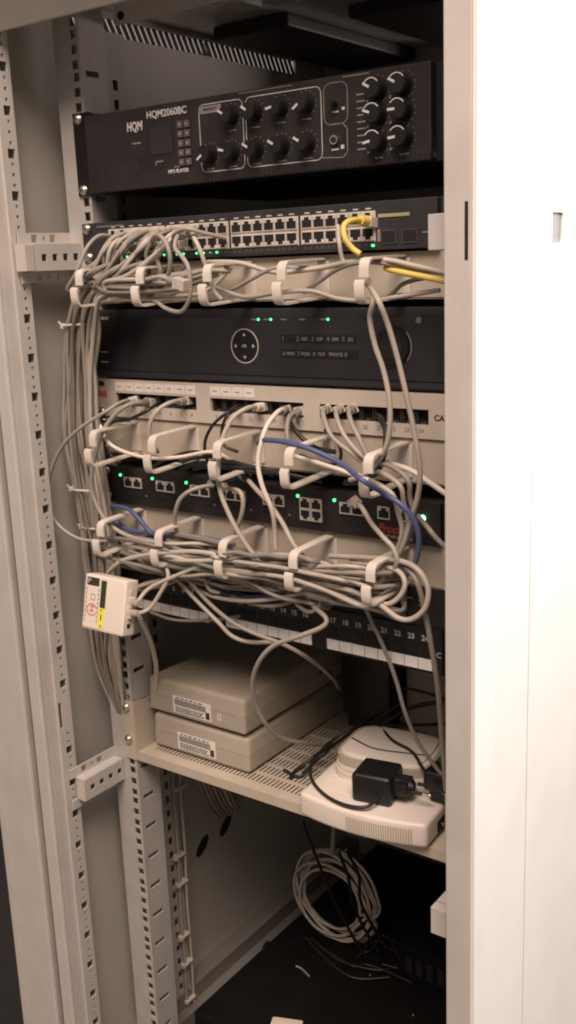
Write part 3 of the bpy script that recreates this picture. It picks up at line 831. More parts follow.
# ------------------------------------------------------------------ white hanging box
FB = Matrix.Translation((.0786, -.10, -.3255)) @ Euler((-.2264, .005, .0123)).to_matrix().to_4x4() @ Matrix.Diagonal((1.081, .70, .923, 1)) @ Matrix.Translation((0, 0, 0))
wb = thing('media_converter', 'small white converter box with yellow and red stickers hanging among cables at left', 'converter box', FB.translation)
bw_, bh_, bd_ = .059, .068, .028
m = MB().box(-bw_ / 2, bw_ / 2, 0, bd_, -bh_ / 2, bh_ / 2, .003, 3); bld(m, FB, 'case', 'cream', wb, R(35))
def lab(x0, x1, z0, z1, mt, nm, k=0):
    return sub_of(bld(MB().box(x0, x1, -.0006 - k, .0003 - k, z0, z1), FB, nm, mt, wb))
L1 = lab(-.0268, -.0015, -.031, .0315, 'cream', 'paper_label', .0001)
lab(-.0255, -.0080, .0205, .0305, 'greenblk', 'black_sticker', .0003)
lab(-.0050, .0022, -.0045, .0290, 'greenblk', 'black_sticker', .0004)
lab(-.0055, .0015, -.0290, -.0050, 'yellow', 'yellow_sticker', .0005)
def btxt(s, size, x, z, mt, rot=0, **k):
    text(s, size, (x, -.0012, z), mt, wb, rot=(math.pi / 2, rot, 0), extra=FB, **k)
btxt('P', .009, -.0222, .0255, 'whiteink'); 
mm = MB()
random.seed(5)
for i in range(8):
    z = .016 - i * .0055
    mm.box(-.0258, -.0246, -.0011, -.0006, z - .002, z + .0015)
    mm.box(-.0085, -.0072, -.0011, -.0006, z - .0015, z + .002)
bld(mm, FB, 'print', 'greyink', wb)
mm = ring(0, 0, .0075, .0011, 0, 20, 330, 18, .0004); bld(mm, FB @ Matrix.Translation((-.0160, -.0011, -.0090)), 'stamp', 'redlabel', wb)
mm = MB()
for (x0, x1, z0, z1) in ((-.019, -.012, -.0055, -.0045), (-.0162, -.0152, -.013, -.0015), (-.0195, -.0125, -.0105, -.0095)): mm.box(x0, x1, -.0012, -.0008, z0, z1)
bld(mm, FB, 'stamp', 'redlabel', wb)
mm = MB().box(-.0185, -.0125, -.0012, -.0008, .0098, .0104).box(-.0185, -.0125, -.0012, -.0008, .0028, .0034).box(-.0185, -.0179, -.0012, -.0008, .0028, .0104).box(-.0131, -.0125, -.0012, -.0008, .0028, .0104)
bld(mm, FB, 'print', 'greyink', wb)
mm = MB().cyl((-.002, -.0013, -.0072), (0, 1, 0), .001, .0006, 10).cyl((-.002, -.0013, -.0268), (0, 1, 0), .001, .0006, 10).box(-.0025, -.0012, -.0014, -.0010, -.020, -.013)
bld(mm, FB, 'print', 'ink', wb)
for z, r_ in ((.0195, 0), (.0075, 1), (-.0055, 1), (-.0215, 1)):
    if r_: bld(MB().box(bw_ / 2 - .0006, bw_ / 2 + .0004, .009, .016, z - .0028, z + .0028, .0004), FB, 'socket', 'hole', wb)
    else: bld(MB().cyl((bw_ / 2, .013, z), (1, 0, 0), .0035, .0012, 16), FB, 'button', 'ring', wb)

# ------------------------------------------------------------------ things at the bottom
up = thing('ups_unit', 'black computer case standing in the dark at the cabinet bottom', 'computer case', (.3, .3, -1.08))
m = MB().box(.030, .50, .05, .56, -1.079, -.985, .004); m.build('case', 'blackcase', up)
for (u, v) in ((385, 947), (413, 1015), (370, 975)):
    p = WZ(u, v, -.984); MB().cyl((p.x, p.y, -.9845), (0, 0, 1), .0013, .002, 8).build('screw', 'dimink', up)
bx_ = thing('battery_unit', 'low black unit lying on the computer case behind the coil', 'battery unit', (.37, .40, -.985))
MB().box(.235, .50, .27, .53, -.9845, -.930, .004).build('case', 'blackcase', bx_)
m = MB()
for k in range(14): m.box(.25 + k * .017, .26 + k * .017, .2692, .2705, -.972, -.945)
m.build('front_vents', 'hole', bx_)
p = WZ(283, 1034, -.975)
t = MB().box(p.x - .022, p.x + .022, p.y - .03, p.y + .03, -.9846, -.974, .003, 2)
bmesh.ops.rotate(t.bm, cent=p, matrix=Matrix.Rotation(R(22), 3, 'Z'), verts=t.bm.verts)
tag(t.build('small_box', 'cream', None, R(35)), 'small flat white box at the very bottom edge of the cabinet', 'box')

# ------------------------------------------------------------------ cables
NC = [0]
def cable(pts, r, m_, label, group=None, cat='cable', name='network_cable', plug0=None, plug1=None, sub=7, n=8):
    P = [p if isinstance(p, Vector) else W(*p) for p in pts]
    mb = MB().tube(P, r * .82, n, sub)
    o = mb.build(name, m_, None, R(80)); tag(o, label, cat, group)
    PINV[o.name] = Matrix.Identity(4)
    for pl_, i, j in ((plug0, 0, 1), (plug1, -1, -2)):
        if pl_:
            d = (P[i] - P[j]).normalized(); c = P[i]
            mm = MB().cyl(c - d * .006, d, r * 1.35, .016, 10, r2=r * 1.7); mm.build('boot', m_ if pl_ == 'same' else pl_, o, R(40))
            mm = MB(); mm.box(-.0055, .0055, -.0045, .0045, -.004, .012, .0006)
            q = Vector((0, 0, 1)).rotation_difference(d); bmesh.ops.transform(mm.bm, matrix=Matrix.Translation(c) @ q.to_matrix().to_4x4(), verts=mm.bm.verts)
            mm.build('plug', 'plug', o)
    return o
rnd = random.Random(21)
greys = ['cgrey', 'cgrey', 'cgrey2', 'cgrey3']

# A. patch cords from the switch's left ports through the upper manager and down the left bundle
GA = 'grey patch cords from the switch ports into the left bundle'
LA = 'grey patch cord from the left switch ports running down in the left bundle'
centre = [(97, 287, -.045), (86, 303, -.042), (82, 335, -.035), (80, 385, -.028), (83, 440, -.026), (93, 500, -.022), (101, 560, -.018), (104, 610, -.012), (109, 665, .0), (122, 712, .012)]
widths = [10, 12, 13, 14, 15, 15, 15, 14, 10, 6]
N_A = 15
for i in range(N_A):
    k = i % 8; row = i // 8
    X = .0493 + (i * .0139 if i < 7 else (i - 6) * .0139 + .0034) * .99
    if i > 13: X += .003
    zt_ = .0762 if i % 2 == 0 else .0622
    f = (i / (N_A - 1)) * 2 - 1
    f = [-.95, -.7, .2, .9, -.4, .5, 0, -.85, .75, -.15, .35, -.55, .95, -.3, .6][i]
    g = rnd.uniform(-1, 1)
    pts = [Vector((X, -.016, zt_)), Vector((X - .001, -.034, zt_ - .001)), Vector((X - .004, -.050, zt_ - .014)), Vector((X - .012 - .002 * i, -.056 + g * .006, .040 - .004 * rnd.random())),
           Vector((X - .03 - .003 * i, -.050 + .012 * g, .024 + .005 * f))]
    xm = .075 + .004 * i
    if pts[-1].x > .10: pts.append(Vector((.10, -.048 + .014 * g, .016 + .007 * f)))
    for (c, w_) in zip(centre, widths):
        h = f * w_
        pts.append(W(c[0] + h + rnd.uniform(-3.2, 3.2), c[1] + (7 * f if c[1] < 300 else 0), c[2] + g * .010))
    cut = len(pts) - (0 if i % 3 else 0)
    cable(pts, .0028, greys[i % 4], LA, GA, plug0='same' if i > 8 else None)
GA2 = 'grey cords gathered through the upper rings into the left bundle'
for i in range(13):
    f = ((i * 5) % 13) / 6 - 1; g = rnd.uniform(-1, 1); x0 = rnd.choice([.16, .18, .14, .12, .20])
    z_ = .0225 + .010 * f
    pts = [Vector((x0 + .02, -.012 - .01 * rnd.random(), .030 + .012 * rnd.random())), Vector((x0, -.035 + .01 * g, z_ + .002)), Vector((x0 * .6 + .05, -.05 + .014 * g, z_ - .004 * rnd.random())), Vector((.085, -.048 + .016 * g, z_ + .002 * g))]
    for (c, w_) in zip(centre, widths):
        h = f * w_ * 1.12
        pts.append(W(c[0] + h + rnd.uniform(-3.5, 3.5), c[1] + (9 * f if c[1] < 300 else 0), c[2] + g * .013 - .002))
    cable(pts, rnd.choice([.0027, .003]), greys[i % 4], 'grey cord gathered through the hook rings under the switch and down the left bundle', GA2)
# B. loops standing out from the switch ports
GB = 'looped cords hanging from the switch ports'
cable([(150, 250, -.016), (152, 240, -.05), (158, 235, -.062), (166, 243, -.066), (170, 258, -.066), (168, 275, -.06), (155, 282, -.055), (135, 287, -.05), (110, 296, -.05)], .0028, 'cgrey2', 'pale cord arching in a wide loop before the second hook ring under the switch', GB)
cable([(128, 240, -.016), (118, 240, -.045), (110, 250, -.055), (107, 266, -.055), (104, 280, -.05), (95, 295, -.045)], .0029, 'cgrey2', 'thick pale cord dropping from the leftmost switch ports beside the first hook ring', GB)
cable([(188, 236, -.016), (178, 236, -.05), (175, 248, -.06), (183, 258, -.064), (189, 270, -.066), (190, 295, -.066), (185, 308, -.064), (178, 312, -.062), (165, 308, -.06), (152, 299, -.055), (130, 293, -.05)], .0028, 'cgrey', 'grey cord sagging in a deep U over the top of the video recorder', GB)
cable([(195, 245, -.016), (194, 238, -.05), (200, 250, -.055), (207, 270, -.05), (214, 290, -.04), (222, 300, -.04)], .0028, 'cgrey2', 'pale cord running down past the third hook ring under the switch', GB)
cable([(172, 244, -.016), (173, 236, -.045), (180, 230, -.05), (190, 229, -.05), (203, 233, -.04), (226, 238, -.016)], .0027, 'cgrey', 'grey cord arching flat across the middle switch ports', GB)
cable([(140, 262, -.02), (133, 268, -.05), (128, 276, -.055), (140, 281, -.062), (160, 277, -.070), (178, 283, -.072)], .0028, 'cgrey', 'short grey cord ending in a clear plug among the hook rings under the switch', GB, plug1='cgrey')
# dense plugs crowd
GC = 'short grey cords plugged into the upper switch row'
for i in range(6):
    X = .085 + i * .0165
    cable([Vector((X, -.014, .0765)), Vector((X, -.03, .0765)), Vector((X - .006, -.045, .070)), Vector((X - .014 - .003 * (i % 3), -.05, .055)), Vector((X - .02, -.045, .035)), Vector((X - .04, -.038, .018 + .002 * i)), Vector((X - .07, -.034, .012 + .002 * i))], .0027, greys[(i + 1) % 4], 'short grey cord plugged into the upper row of switch ports and dropping behind the loops', GC, plug0='cgrey2')
# C. cords along the upper manager to the right
cable([(215, 287, -.03), (245, 297, -.05), (275, 293, -.06), (310, 291, -.055), (340, 299, -.05), (375, 300, -.04), (440, 290, -.03)], .0027, 'cgrey2', 'pale cord sagging along the bottom of the upper hook rings above the video recorder')
cable([(205, 283, -.02), (228, 290, -.03), (250, 280, -.04), (275, 268, -.04), (310, 268, -.03), (352, 262, -.03)], .0026, 'cgrey', 'grey cord rising diagonally behind the fourth hook ring under the switch')
cable([(208, 262, -.02), (240, 263, -.03), (275, 272, -.04), (320, 268, -.035), (350, 262, -.045), (385, 260, -.045), (415, 266, -.04), (450, 274, -.03)], .0030, 'cgrey2', 'pale cord arching over to the right just above the yellow cable')
cable([(304, 292, -.02), (320, 281, -.03), (340, 268, -.04), (365, 262, -.05), (400, 266, -.04), (450, 279, -.03)], .0027, 'cgrey', 'grey cord curving up beside the fifth hook ring under the switch')
cable([(352, 300, -.02), (385, 298, -.025), (405, 283, -.03), (440, 275, -.03)], .0025, 'cgrey3', 'dark grey cord low at the right end of the upper manager')
cable([(338, 226, -.014), (339, 240, -.03), (342, 258, -.03), (346, 264, -.03)], .0026, 'cgrey2', 'pale cord hanging straight from a right switch port left of the yellow cable')
cable([(369, 222, -.016), (360, 220, -.03), (350, 221, -.045), (344, 226, -.052), (345, 238, -.055), (352, 248, -.052), (360, 254, -.05)], .0034, 'cyellow', 'yellow patch cable looping out of the right switch ports', plug0='cyellow')
cable([(385, 268, -.04), (400, 272, -.042), (420, 276, -.042), (450, 282, -.04)], .0034, 'cyellow', 'yellow cable running to the right below the switch')
# D. two tall cords over the recorder to the right end
cable([(368, 280, -.05), (374, 298, -.075), (370, 318, -.07), (375, 345, -.065), (384, 372, -.062), (390, 406, -.06), (388, 440, -.055), (379, 460, -.05), (366, 474, -.045), (350, 480, -.04)], .0031, 'cgrey2', 'left one of two pale cords hanging down across the video recorder')
cable([(366, 282, -.05), (377, 298, -.08), (388, 325, -.075), (398, 360, -.07), (407, 398, -.068), (415, 436, -.065), (420, 470, -.06), (418, 495, -.055), (411, 520, -.05), (402, 548, -.045), (390, 566, -.035), (370, 572, -.01)], .0031, 'cgrey2', 'right one of two pale cords hanging down across the video recorder')
# E. ivory patch panel cords
cable([(135, 400, -.002), (122, 402, -.03), (105, 412, -.05), (78, 430, -.06), (60, 450, -.06), (50, 475, -.058), (48, 500, -.055), (56, 522, -.055), (75, 537, -.05), (95, 541, -.04), (120, 540, -.03)], .0026, 'cgrey', 'grey cord from the ivory panel making a big arc to the left post', plug0='cwhite')
cable([(150, 402, -.002), (128, 405, -.035), (112, 418, -.045), (101, 436, -.05), (93, 465, -.055), (92, 490, -.056), (102, 515, -.055), (120, 532, -.05), (150, 543, -.045), (200, 560, -.04), (260, 575, -.04)], .0031, 'cgrey', 'grey cord sweeping down from the ivory panel beside the left screws of the gateway', plug0='cgrey3')
cable([(186, 401, -.002), (172, 402, -.03), (158, 410, -.045), (150, 424, -.05), (150, 440, -.048), (158, 452, -.03)], .003, 'cgrey2', 'pale cord dropping from the first window of the ivory panel to the hook ring', plug0='cgrey')
cable([(160, 402, -.002), (148, 410, -.025), (130, 419, -.03), (113, 422, -.03), (104, 432, -.025), (106, 450, -.02), (120, 463, -.015)], .0026, 'cblack', 'black cord from the first window of the ivory panel down to the left')
cable([(128, 398, -.002), (120, 404, -.02), (108, 410, -.028), (103, 421, -.02), (130, 420, -.01)], .0022, 'cblack', 'thin black cord curling at the left end of the ivory panel')
cable([(100, 425, -.03), (108, 442, -.045), (125, 452, -.05), (150, 458, -.05), (180, 457, -.045), (212, 452, -.04), (235, 462, -.03)], .0026, 'cwhite', 'white cord lying along the middle manager from the left')
cable([(240, 405, -.002), (228, 412, -.03), (213, 425, -.035), (205, 442, -.035), (207, 460, -.03), (216, 470, -.02)], .0022, 'cblack', 'thin black cord arching left below the second window of the ivory panel')
cable([(244, 406, -.002), (228, 415, -.03), (222, 430, -.03), (224, 445, -.028), (238, 452, -.025)], .0022, 'cblack', 'short black cord hanging beside the white cord under the second panel window')
cable([(262, 407, -.002), (248, 408, -.03), (233, 418, -.045), (222, 440, -.055), (218, 465, -.062), (220, 490, -.066), (228, 512, -.066), (240, 535, -.064), (255, 556, -.058), (275, 572, -.05)], .0032, 'cgrey2', 'pale cord running from the second panel window straight down past the third ring', plug0='cwhite')
cable([(287, 410, -.002), (279, 411, -.025), (268, 424, -.045), (262, 440, -.055), (258, 462, -.06), (262, 485, -.062), (272, 510, -.058), (275, 530, -.05), (276, 548, -.045)], .0031, 'cwhite', 'bright white cord under the blue cable in front of the gateway', plug0='cgrey')
cable([(300, 411, -.002), (290, 416, -.025), (287, 428, -.035), (288, 440, -.04), (292, 452, -.035)], .003, 'cgrey', 'short grey cord above the fourth ring of the middle manager', plug0='cgrey')
cable([(296, 411, -.002), (288, 418, -.012), (300, 436, -.02), (316, 448, -.02), (335, 452, -.02)], .0030, 'cblack', 'black cord crossing behind the blue cable below the second panel window')
for i, (u, e) in enumerate(((327, 350), (340, 360), (353, 368))):
    cable([(u, 409, -.002), (u - 4, 412, -.025), (u - 1, 424, -.04), (u + 6, 438, -.045), (e, 452 + i * 2, -.045), (e + 12, 462, -.04)], .0029, 'cgrey2',
          ['leftmost pale cord hanging from the third window of the ivory panel', 'middle pale cord hanging from the third window of the ivory panel', 'pale cord from the third panel window, next to the black cord'][i], plug0='cgrey')
cable([(378, 415, -.002), (382, 420, -.02), (386, 432, -.03), (385, 450, -.04), (378, 470, -.045), (365, 480, -.04), (345, 483, -.03)], .0035, 'cblack', 'thick black cord hanging behind the two tall cords at right of the ivory panel')
cable([(325, 430, -.012), (336, 440, -.02), (341, 452, -.022), (338, 462, -.02), (325, 464, -.015), (300, 455, -.01)], .0022, 'cblack', 'thin black cord curling below the third panel window')
# F. blue cables
cable([(258, 443, -.03), (264, 440, -.055), (285, 442, -.062), (310, 449, -.064), (340, 463, -.064), (362, 480, -.092), (385, 494, -.066), (405, 508, -.06), (416, 525, -.055), (419, 545, -.05), (414, 565, -.045), (402, 580, -.04)], .0032, 'cblue', 'long blue cable swinging across the gateway to its right end')
cable([(105, 508, -.012), (113, 506, -.03), (128, 509, -.04), (140, 520, -.042), (150, 532, -.04), (165, 540, -.035)], .0032, 'cblue', 'short blue cable arching under the left end of the gateway')
cable([(107, 512, -.012), (116, 522, -.03), (130, 530, -.035), (150, 533, -.04), (180, 535, -.042), (210, 539, -.04), (235, 545, -.03)], .0032, 'cblue', 'blue cable lying flat on top of the tangle at left')
cable([(196, 566, -.03), (206, 580, -.035), (222, 592, -.035), (245, 597, -.035), (275, 594, -.03)], .0030, 'cblue', 'dark blue cable sagging under the tangle above the black panel')
# G. cords at gateway
cable([(222, 486, -.01), (208, 486, -.03), (192, 490, -.045), (181, 498, -.05), (176, 510, -.05), (175, 524, -.045), (180, 540, -.035)], .003, 'cgrey2', 'pale cord bending down from the middle ports of the gateway', plug0='cblack')
cable([(215, 482, -.01), (228, 488, -.04), (240, 492, -.05), (243, 506, -.052), (238, 525, -.05), (228, 538, -.045), (205, 552, -.04)], .003, 'cgrey2', 'pale cord arching to the right from the middle gateway ports', plug0='cblack')
cable([(245, 476, -.02), (255, 488, -.04), (268, 502, -.05), (282, 522, -.055), (294, 545, -.058), (308, 562, -.05)], .0031, 'cgrey2', 'pale cord slanting down right past the white cord at the gateway', plug0='cblack')
cable([(355, 502, -.01), (362, 508, -.035), (372, 524, -.045), (384, 538, -.05), (393, 548, -.05), (397, 562, -.048), (390, 576, -.04)], .0030, 'cgrey2', 'pale cord hanging from the gateway block left of the red lettering', plug0='cwhite')
cable([(418, 516, -.02), (428, 528, -.035), (438, 540, -.035), (455, 555, -.03)], .003, 'cgrey', 'grey cord running to the lower right past the bright green light')
for i, (a, b, c) in enumerate(((470, 398, 408), (476, 390, 402), (484, 382, 396))):
    cable([(370, 464 + i * 8, -.04), (b - 8, a - 4 + i, -.05), (b + 10, a + 10, -.055), (c + 2, a + 28, -.05), (c + 6, a + 48, -.045), (c - 2, a + 72, -.04), (c - 20, a + 92, -.035)], .003, greys[i], 
          ['upper grey cord of three fanning over the gateway at right', 'middle grey cord of three fanning over the gateway at right', 'lower grey cord of three fanning over the gateway at right'][i])
cable([(385, 462, -.03), (410, 470, -.035), (430, 483, -.035), (455, 500, -.03)], .0032, 'cwhite', 'white cord running off to the right above the gateway')
cable([(290, 455, -.02), (315, 462, -.03), (340, 470, -.04), (360, 476, -.04), (385, 476, -.03)], .003, 'cwhite', 'white cord lying behind the blue cable on the middle manager')
# black tangle on the middle manager
GK = 'black cords lying on the middle manager'
for i in range(5):
    o_ = rnd.uniform
    cable([(152 + i * 14, 470 + o_(-4, 4), -.02), (165 + i * 16, 460 + i * 2, -.03), (195 + i * 15, 452 + i * 5, -.035), (230 + i * 14, 462 + i * 3, -.03), (258 + i * 16, 474 + i * 2, -.02)], .0026, 'cblack', 'black cord snaking along the dark top edge of the gateway', GK)
# H. tangle along the lowest manager
GT = 'grey cords in the tangle on the lowest manager'
LT = 'grey cord running sideways in the dense tangle through the lowest hook rings'
def vr(u): return 541 + (u - 96) * .178
NT = 46
for i in range(NT):
    u0 = rnd.choice([96, 104, 118, 135, 150, 175, 205, 240]); u1 = rnd.choice([270, 300, 330, 350, 372, 388, 400])
    base = -17 + 36 * ((i * 17) % NT + .5) / NT; slope = rnd.uniform(-.05, .05)
    Y0 = -.018 - .05 * rnd.random()
    ph = rnd.uniform(0, 6.28); am = rnd.uniform(2, 7); fr = rnd.uniform(.010, .024)
    k = 8; pts = []
    s0, s1 = rnd.uniform(-12, 10), rnd.uniform(-10, 14)
    pts.append((u0 - 6, vr(u0) + base * .5 + s0, -.006))
    for j in range(k + 1):
        u = u0 + (u1 - u0) * j / k
        v = vr(u) + base + slope * (u - 250) + am * math.sin(ph + fr * u * 2) + rnd.uniform(-2, 2)
        d = (v - vr(u)); d = max(-21, min(24, d)); e = .4 if j in (0, k) else 1
        pts.append((u, vr(u) + d, max(-.068, min(-.012, (Y0 + .014 * math.sin(ph * 2 + fr * u)) * e))))
    pts.append((u1 + 5, vr(u1) + base * .5 + s1, -.004))
    cable(pts, rnd.choice([.0026, .0029, .0031]), rnd.choice(['cgrey', 'cgrey2', 'cgrey2', 'cgrey3']), LT, GT)
# loops at the ends of the tangle
cable([(300, 580, -.05), (330, 586, -.06), (355, 592, -.062), (380, 605, -.06), (398, 618, -.058), (412, 619, -.056), (425, 608, -.054), (428, 588, -.052), (418, 570, -.05), (400, 561, -.046), (370, 558, -.04), (330, 556, -.035)], .0034, 'cgrey2', 'thick pale cord in the biggest loop at the right end of the tangle')
cable([(320, 572, -.045), (345, 585, -.055), (370, 600, -.056), (388, 604, -.054), (400, 596, -.052), (405, 583, -.05), (398, 571, -.046), (380, 566, -.04), (350, 562, -.035)], .0032, 'cgrey2', 'pale cord in the inner loop at the right end of the tangle')
cable([(362, 578, -.05), (374, 585, -.05), (383, 578, -.048), (382, 569, -.045), (370, 564, -.04)], .003, 'cgrey2', 'small pale cord loop beside the fifth ring of the lowest manager')
cable([(240, 560, -.06), (200, 552, -.066), (165, 553, -.068), (140, 556, -.066), (120, 562, -.064), (107, 575, -.062), (106, 590, -.058), (118, 594, -.055), (150, 583, -.05), (200, 572, -.045)], .0033, 'cgrey2', 'pale cord looping at the left tangle end above the white converter box')
cable([(225, 572, -.05), (180, 570, -.05), (150, 572, -.045), (128, 564, -.045), (118, 556, -.045), (130, 549, -.045), (160, 548, -.04)], .003, 'cgrey', 'grey cord making a smaller loop left of the second lowest ring')
# converter box cords
cable([FB @ Vector((.0300, .013, -.0055)), FB @ Vector((.040, .012, -.004)), (150, 608, -.08), (162, 590, -.072), (168, 578, -.068), (166, 568, -.064), (156, 562, -.055), (140, 560, -.045)], .0029, 'cgrey2', 'pale cord curving from the right side of the white converter box up to the ring', plug0='cgrey2')
cable([FB @ Vector((.0300, .013, .0075)), FB @ Vector((.038, .012, .008)), (150, 588, -.075), (185, 572, -.066), (215, 560, -.06), (235, 552, -.05)], .0029, 'cgrey2', 'straight pale cord from the converter box rising right into the tangle', plug0='cgrey2')
cable([FB @ Vector((.028, .022, .018)), (140, 590, -.05), (165, 585, -.045), (190, 575, -.04), (215, 578, -.035)], .0027, 'cgrey', 'grey cord behind the converter box going right over the black panel')
# I. long cords under the tangle
cable([(304, 586, -.04), (312, 604, -.045), (326, 618, -.05), (322, 627, -.052), (300, 636, -.052), (275, 645, -.05), (260, 660, -.045), (253, 680, -.035), (255, 702, -.02), (266, 724, .0), (282, 738, .03), (305, 743, .07), (325, 746, .12)], .0032, 'cgrey2', 'long pale cord hanging in a wide arc before the beige boxes to the modem')
cable([(290, 592, -.04), (298, 605, -.045), (310, 612, -.046), (320, 604, -.045), (316, 590, -.04), (300, 583, -.035)], .0028, 'cgrey', 'grey cord in a small loop hanging in front of port numbers')
cable([(232, 596, -.04), (250, 603, -.042), (272, 606, -.042), (292, 601, -.04), (315, 590, -.035), (340, 582, -.03)], .0028, 'cgrey', 'grey cord sagging just above the middle label strip')
cable([(190, 586, -.04), (215, 597, -.045), (250, 601, -.046), (290, 596, -.045), (320, 588, -.04), (345, 576, -.035)], .0028, 'cgrey2', 'pale cord slung under the lowest rings from the second to the fifth')
cable([(158, 560, -.05), (176, 578, -.05), (196, 600, -.048), (218, 622, -.045), (232, 636, -.04), (250, 642, -.03), (275, 642, -.02)], .0029, 'cgrey2', 'left one of two pale cords slanting down over the black panel to the boxes')
cable([(165, 556, -.05), (185, 576, -.05), (208, 602, -.048), (232, 622, -.044), (256, 634, -.04), (285, 645, -.03), (308, 658, -.01), (322, 668, .04), (334, 680, .12), (340, 690, .19)], .0029, 'cgrey', 'right one of two cords slanting down over the black panel past the middle strip')
cable([(150, 612, -.05), (175, 620, -.03), (210, 620, -.02), (240, 616, -.015)], .0022, 'cgrey', 'thin grey cord drooping below the left label strip')
cable([(362, 600, -.045), (372, 622, -.04), (384, 648, -.03), (396, 680, -.02), (405, 712, -.01), (418, 742, .01), (438, 770, .03), (455, 790, .04)], .0026, 'cgrey', 'thin cord falling from the fifth lowest ring across the number 21 to the shelf')
cable([(388, 560, -.02), (404, 566, -.04), (417, 582, -.05), (425, 612, -.045), (432, 650, -.04), (438, 690, -.03), (442, 740, -.01), (446, 790, .01)], .0033, 'cgrey', 'grey cord running straight down along the right edge beside the number 24')
cable([(200, 570, -.05), (206, 582, -.05), (210, 590, -.05), (220, 593, -.045)], .0026, 'cgrey2', 'short pale cord end hooked below the third lowest ring')
cable([(140, 618, -.02), (150, 640, -.005), (156, 665, .012), (155, 690, .022), (152, 706, .03)], .004, 'cgrey2', 'thick pale cord going down behind the converter box beside the upper beige box', name='thick_cable')
# J. left bundle extras
GD = 'loose cords curving behind the shelf arm at left'
for i in range(4):
    cable([(98 + i * 5, 560, -.02), (96 + i * 7, 600, -.015), (98 + i * 7, 640, -.008), (104 + i * 6, 672, .0), (112 + i * 4, 695, .008), (124 + i * 3, 716, .02)], .0028, greys[i], 'grey cord fanning out under the converter box and curving behind the shelf arm', GD)
cable([(106, 570, .03), (112, 640, .03), (116, 700, .035), (120, 760, .04), (128, 840, .045), (140, 940, .05), (150, 1030, .05)], .0028, 'cgrey3', 'dim cord running down behind the left mounting rail to the bottom')
# cable ties on the bundle
def tie(u, v, y, r, tail, label):
    c = W(u, v, y)
    m = MB(); pts = []
    for k in range(14):
        a = 2 * math.pi * k / 14; pts.append(c + Vector((r * math.cos(a), .6 * r * math.sin(a), .0025 * math.cos(a + 1))))
    m.tube(pts, .0014, 6, 3, closed=True)
    p = c + Vector((-r, -.004, 0)); m.box(p.x - .0035, p.x + .0035, p.y - .003, p.y + .003, p.z - .003, p.z + .003, .0005)
    m.tube([p, p + Vector((-.003, -.003, .003)), p + Vector((-.004 * tail, -.004, .006 * tail))], .0012, 5, 3)
    tag(m.build('cable_tie', 'tie', None, R(60)), label, 'cable tie')
tie(80, 326, -.036, .022, 1, 'white nylon tie around the cable bundle beside the recorder')
tie(88, 490, -.024, .023, 1.0, 'white nylon tie around the cable bundle beside the gateway')
tie(97, 528, -.02, .021, .6, 'white nylon tie around the cable bundle just left of the lowest rings')
# two long pale cables at the back with ties
GR = 'pale cables laced to the rear bar below the shelf'
zb_ = WX(178, 790, -.03)
for i, d in enumerate((0, 7)):
    pts = [WX(u + d, v, -.034) for (u, v) in ((172, 760), (174, 800), (178, 850), (180, 900), (184, 950), (187, 1000), (190, 1040))]
    cable(pts, .0028, 'cgrey2', ['left one of two pale cables laced vertically below the shelf', 'right one of two pale cables laced vertically below the shelf'][i], GR)
for i, (u, v) in enumerate(((180, 786), (179, 855), (182, 882), (184, 935), (187, 962), (190, 998))):
    p = WX(u, v, -.034)
    m = MB().box(p.x - .005, p.x + .005, p.y - .009, p.y + .009, p.z - .0016, p.z + .0016, .0005).box(p.x + .0, p.x + .006, p.y - .013, p.y - .008, p.z - .002, p.z + .003)
    tag(m.build('cable_tie', 'tie'), ['topmost small nylon tie on the laced pair of cables under the shelf', 'second small nylon tie from the top on the laced pair of cables', 'third small nylon tie from the top on the laced pair of cables', 'fourth small nylon tie from the top on the laced pair of cables', 'fifth small nylon tie from the top on the laced pair of cables', 'lowest small nylon tie on the laced pair of cables'][i], 'cable tie', 'ties on the laced cables')
# bunch under the shelf curving into the wall hole
GU = 'bunch of grey cables under the shelf'
for i in range(7):
    d = i * 5.0
    pts = [WX(196 + d * .8, 770 + d * .3, -.01), WX(200 + d, 785 + d * .3, -.012), WX(206 + d * 1.0, 800 + d * .2, -.02), WX(213 + d * .9, 811 - i * .4, -.035), WX(220 + d * .6, 818 - i, -.055)]
    cable(pts, .0027, 'cgrey2' if i % 2 else 'cgrey', 'grey cable in the bunch curving under the shelf towards the wall hole', GU)
# K. black cords round the routers
zr = z2
cable([WZ(290, 778, -.563), WZ(296, 770, -.562), WZ(312, 758, -.552), WZ(330, 745, -.535), WZ(352, 730, -.52), WZ(378, 716, -.515), WZ(410, 708, -.51), WZ(450, 700, -.5)], .0027, 'cblack', 'black cord running from the shelf front up behind the modem', name='black_cable')
cable([WZ(284, 770, -.563), WZ(300, 776, -.562), WZ(320, 757, -.55), WZ(345, 737, -.53), WZ(372, 722, -.52), WZ(402, 703, -.49)], .0025, 'cblack', 'second black cord beside it curling on the perforated shelf', name='black_cable')
cable([WZ(378, 798, zr + .010), WZ(366, 807, zr + .006), WZ(345, 805, zr + .004), WZ(325, 795, zr + .003), WZ(312, 780, zr + .003), WZ(311, 765, zr + .003), WZ(320, 752, zr + .002), WZ(340, 737, zr + .006), WZ(380, 727, zr + .02), WZ(450, 724, zr + .02)], .0024, 'cblack', 'black cord looping over the top of the large router from the adapter', name='black_cable')
cable([WZ(378, 724, zr + .026), WZ(392, 740, zr + .031), WZ(412, 752, zr + .031), WZ(424, 770, zr + .031), WZ(440, 790, zr + .026), WZ(450, 800, zr + .02)], .0024, 'cblack', 'black cord draped over the modem to the right edge', name='black_cable')
cable([WZ(352, 738, zr + .0300), WZ(372, 748, zr + .0300), WZ(395, 752, zr + .0300), WZ(430, 756, zr + .030)], .0014, 'cblack', 'thin black cord lying across the top of the modem', name='black_cable')
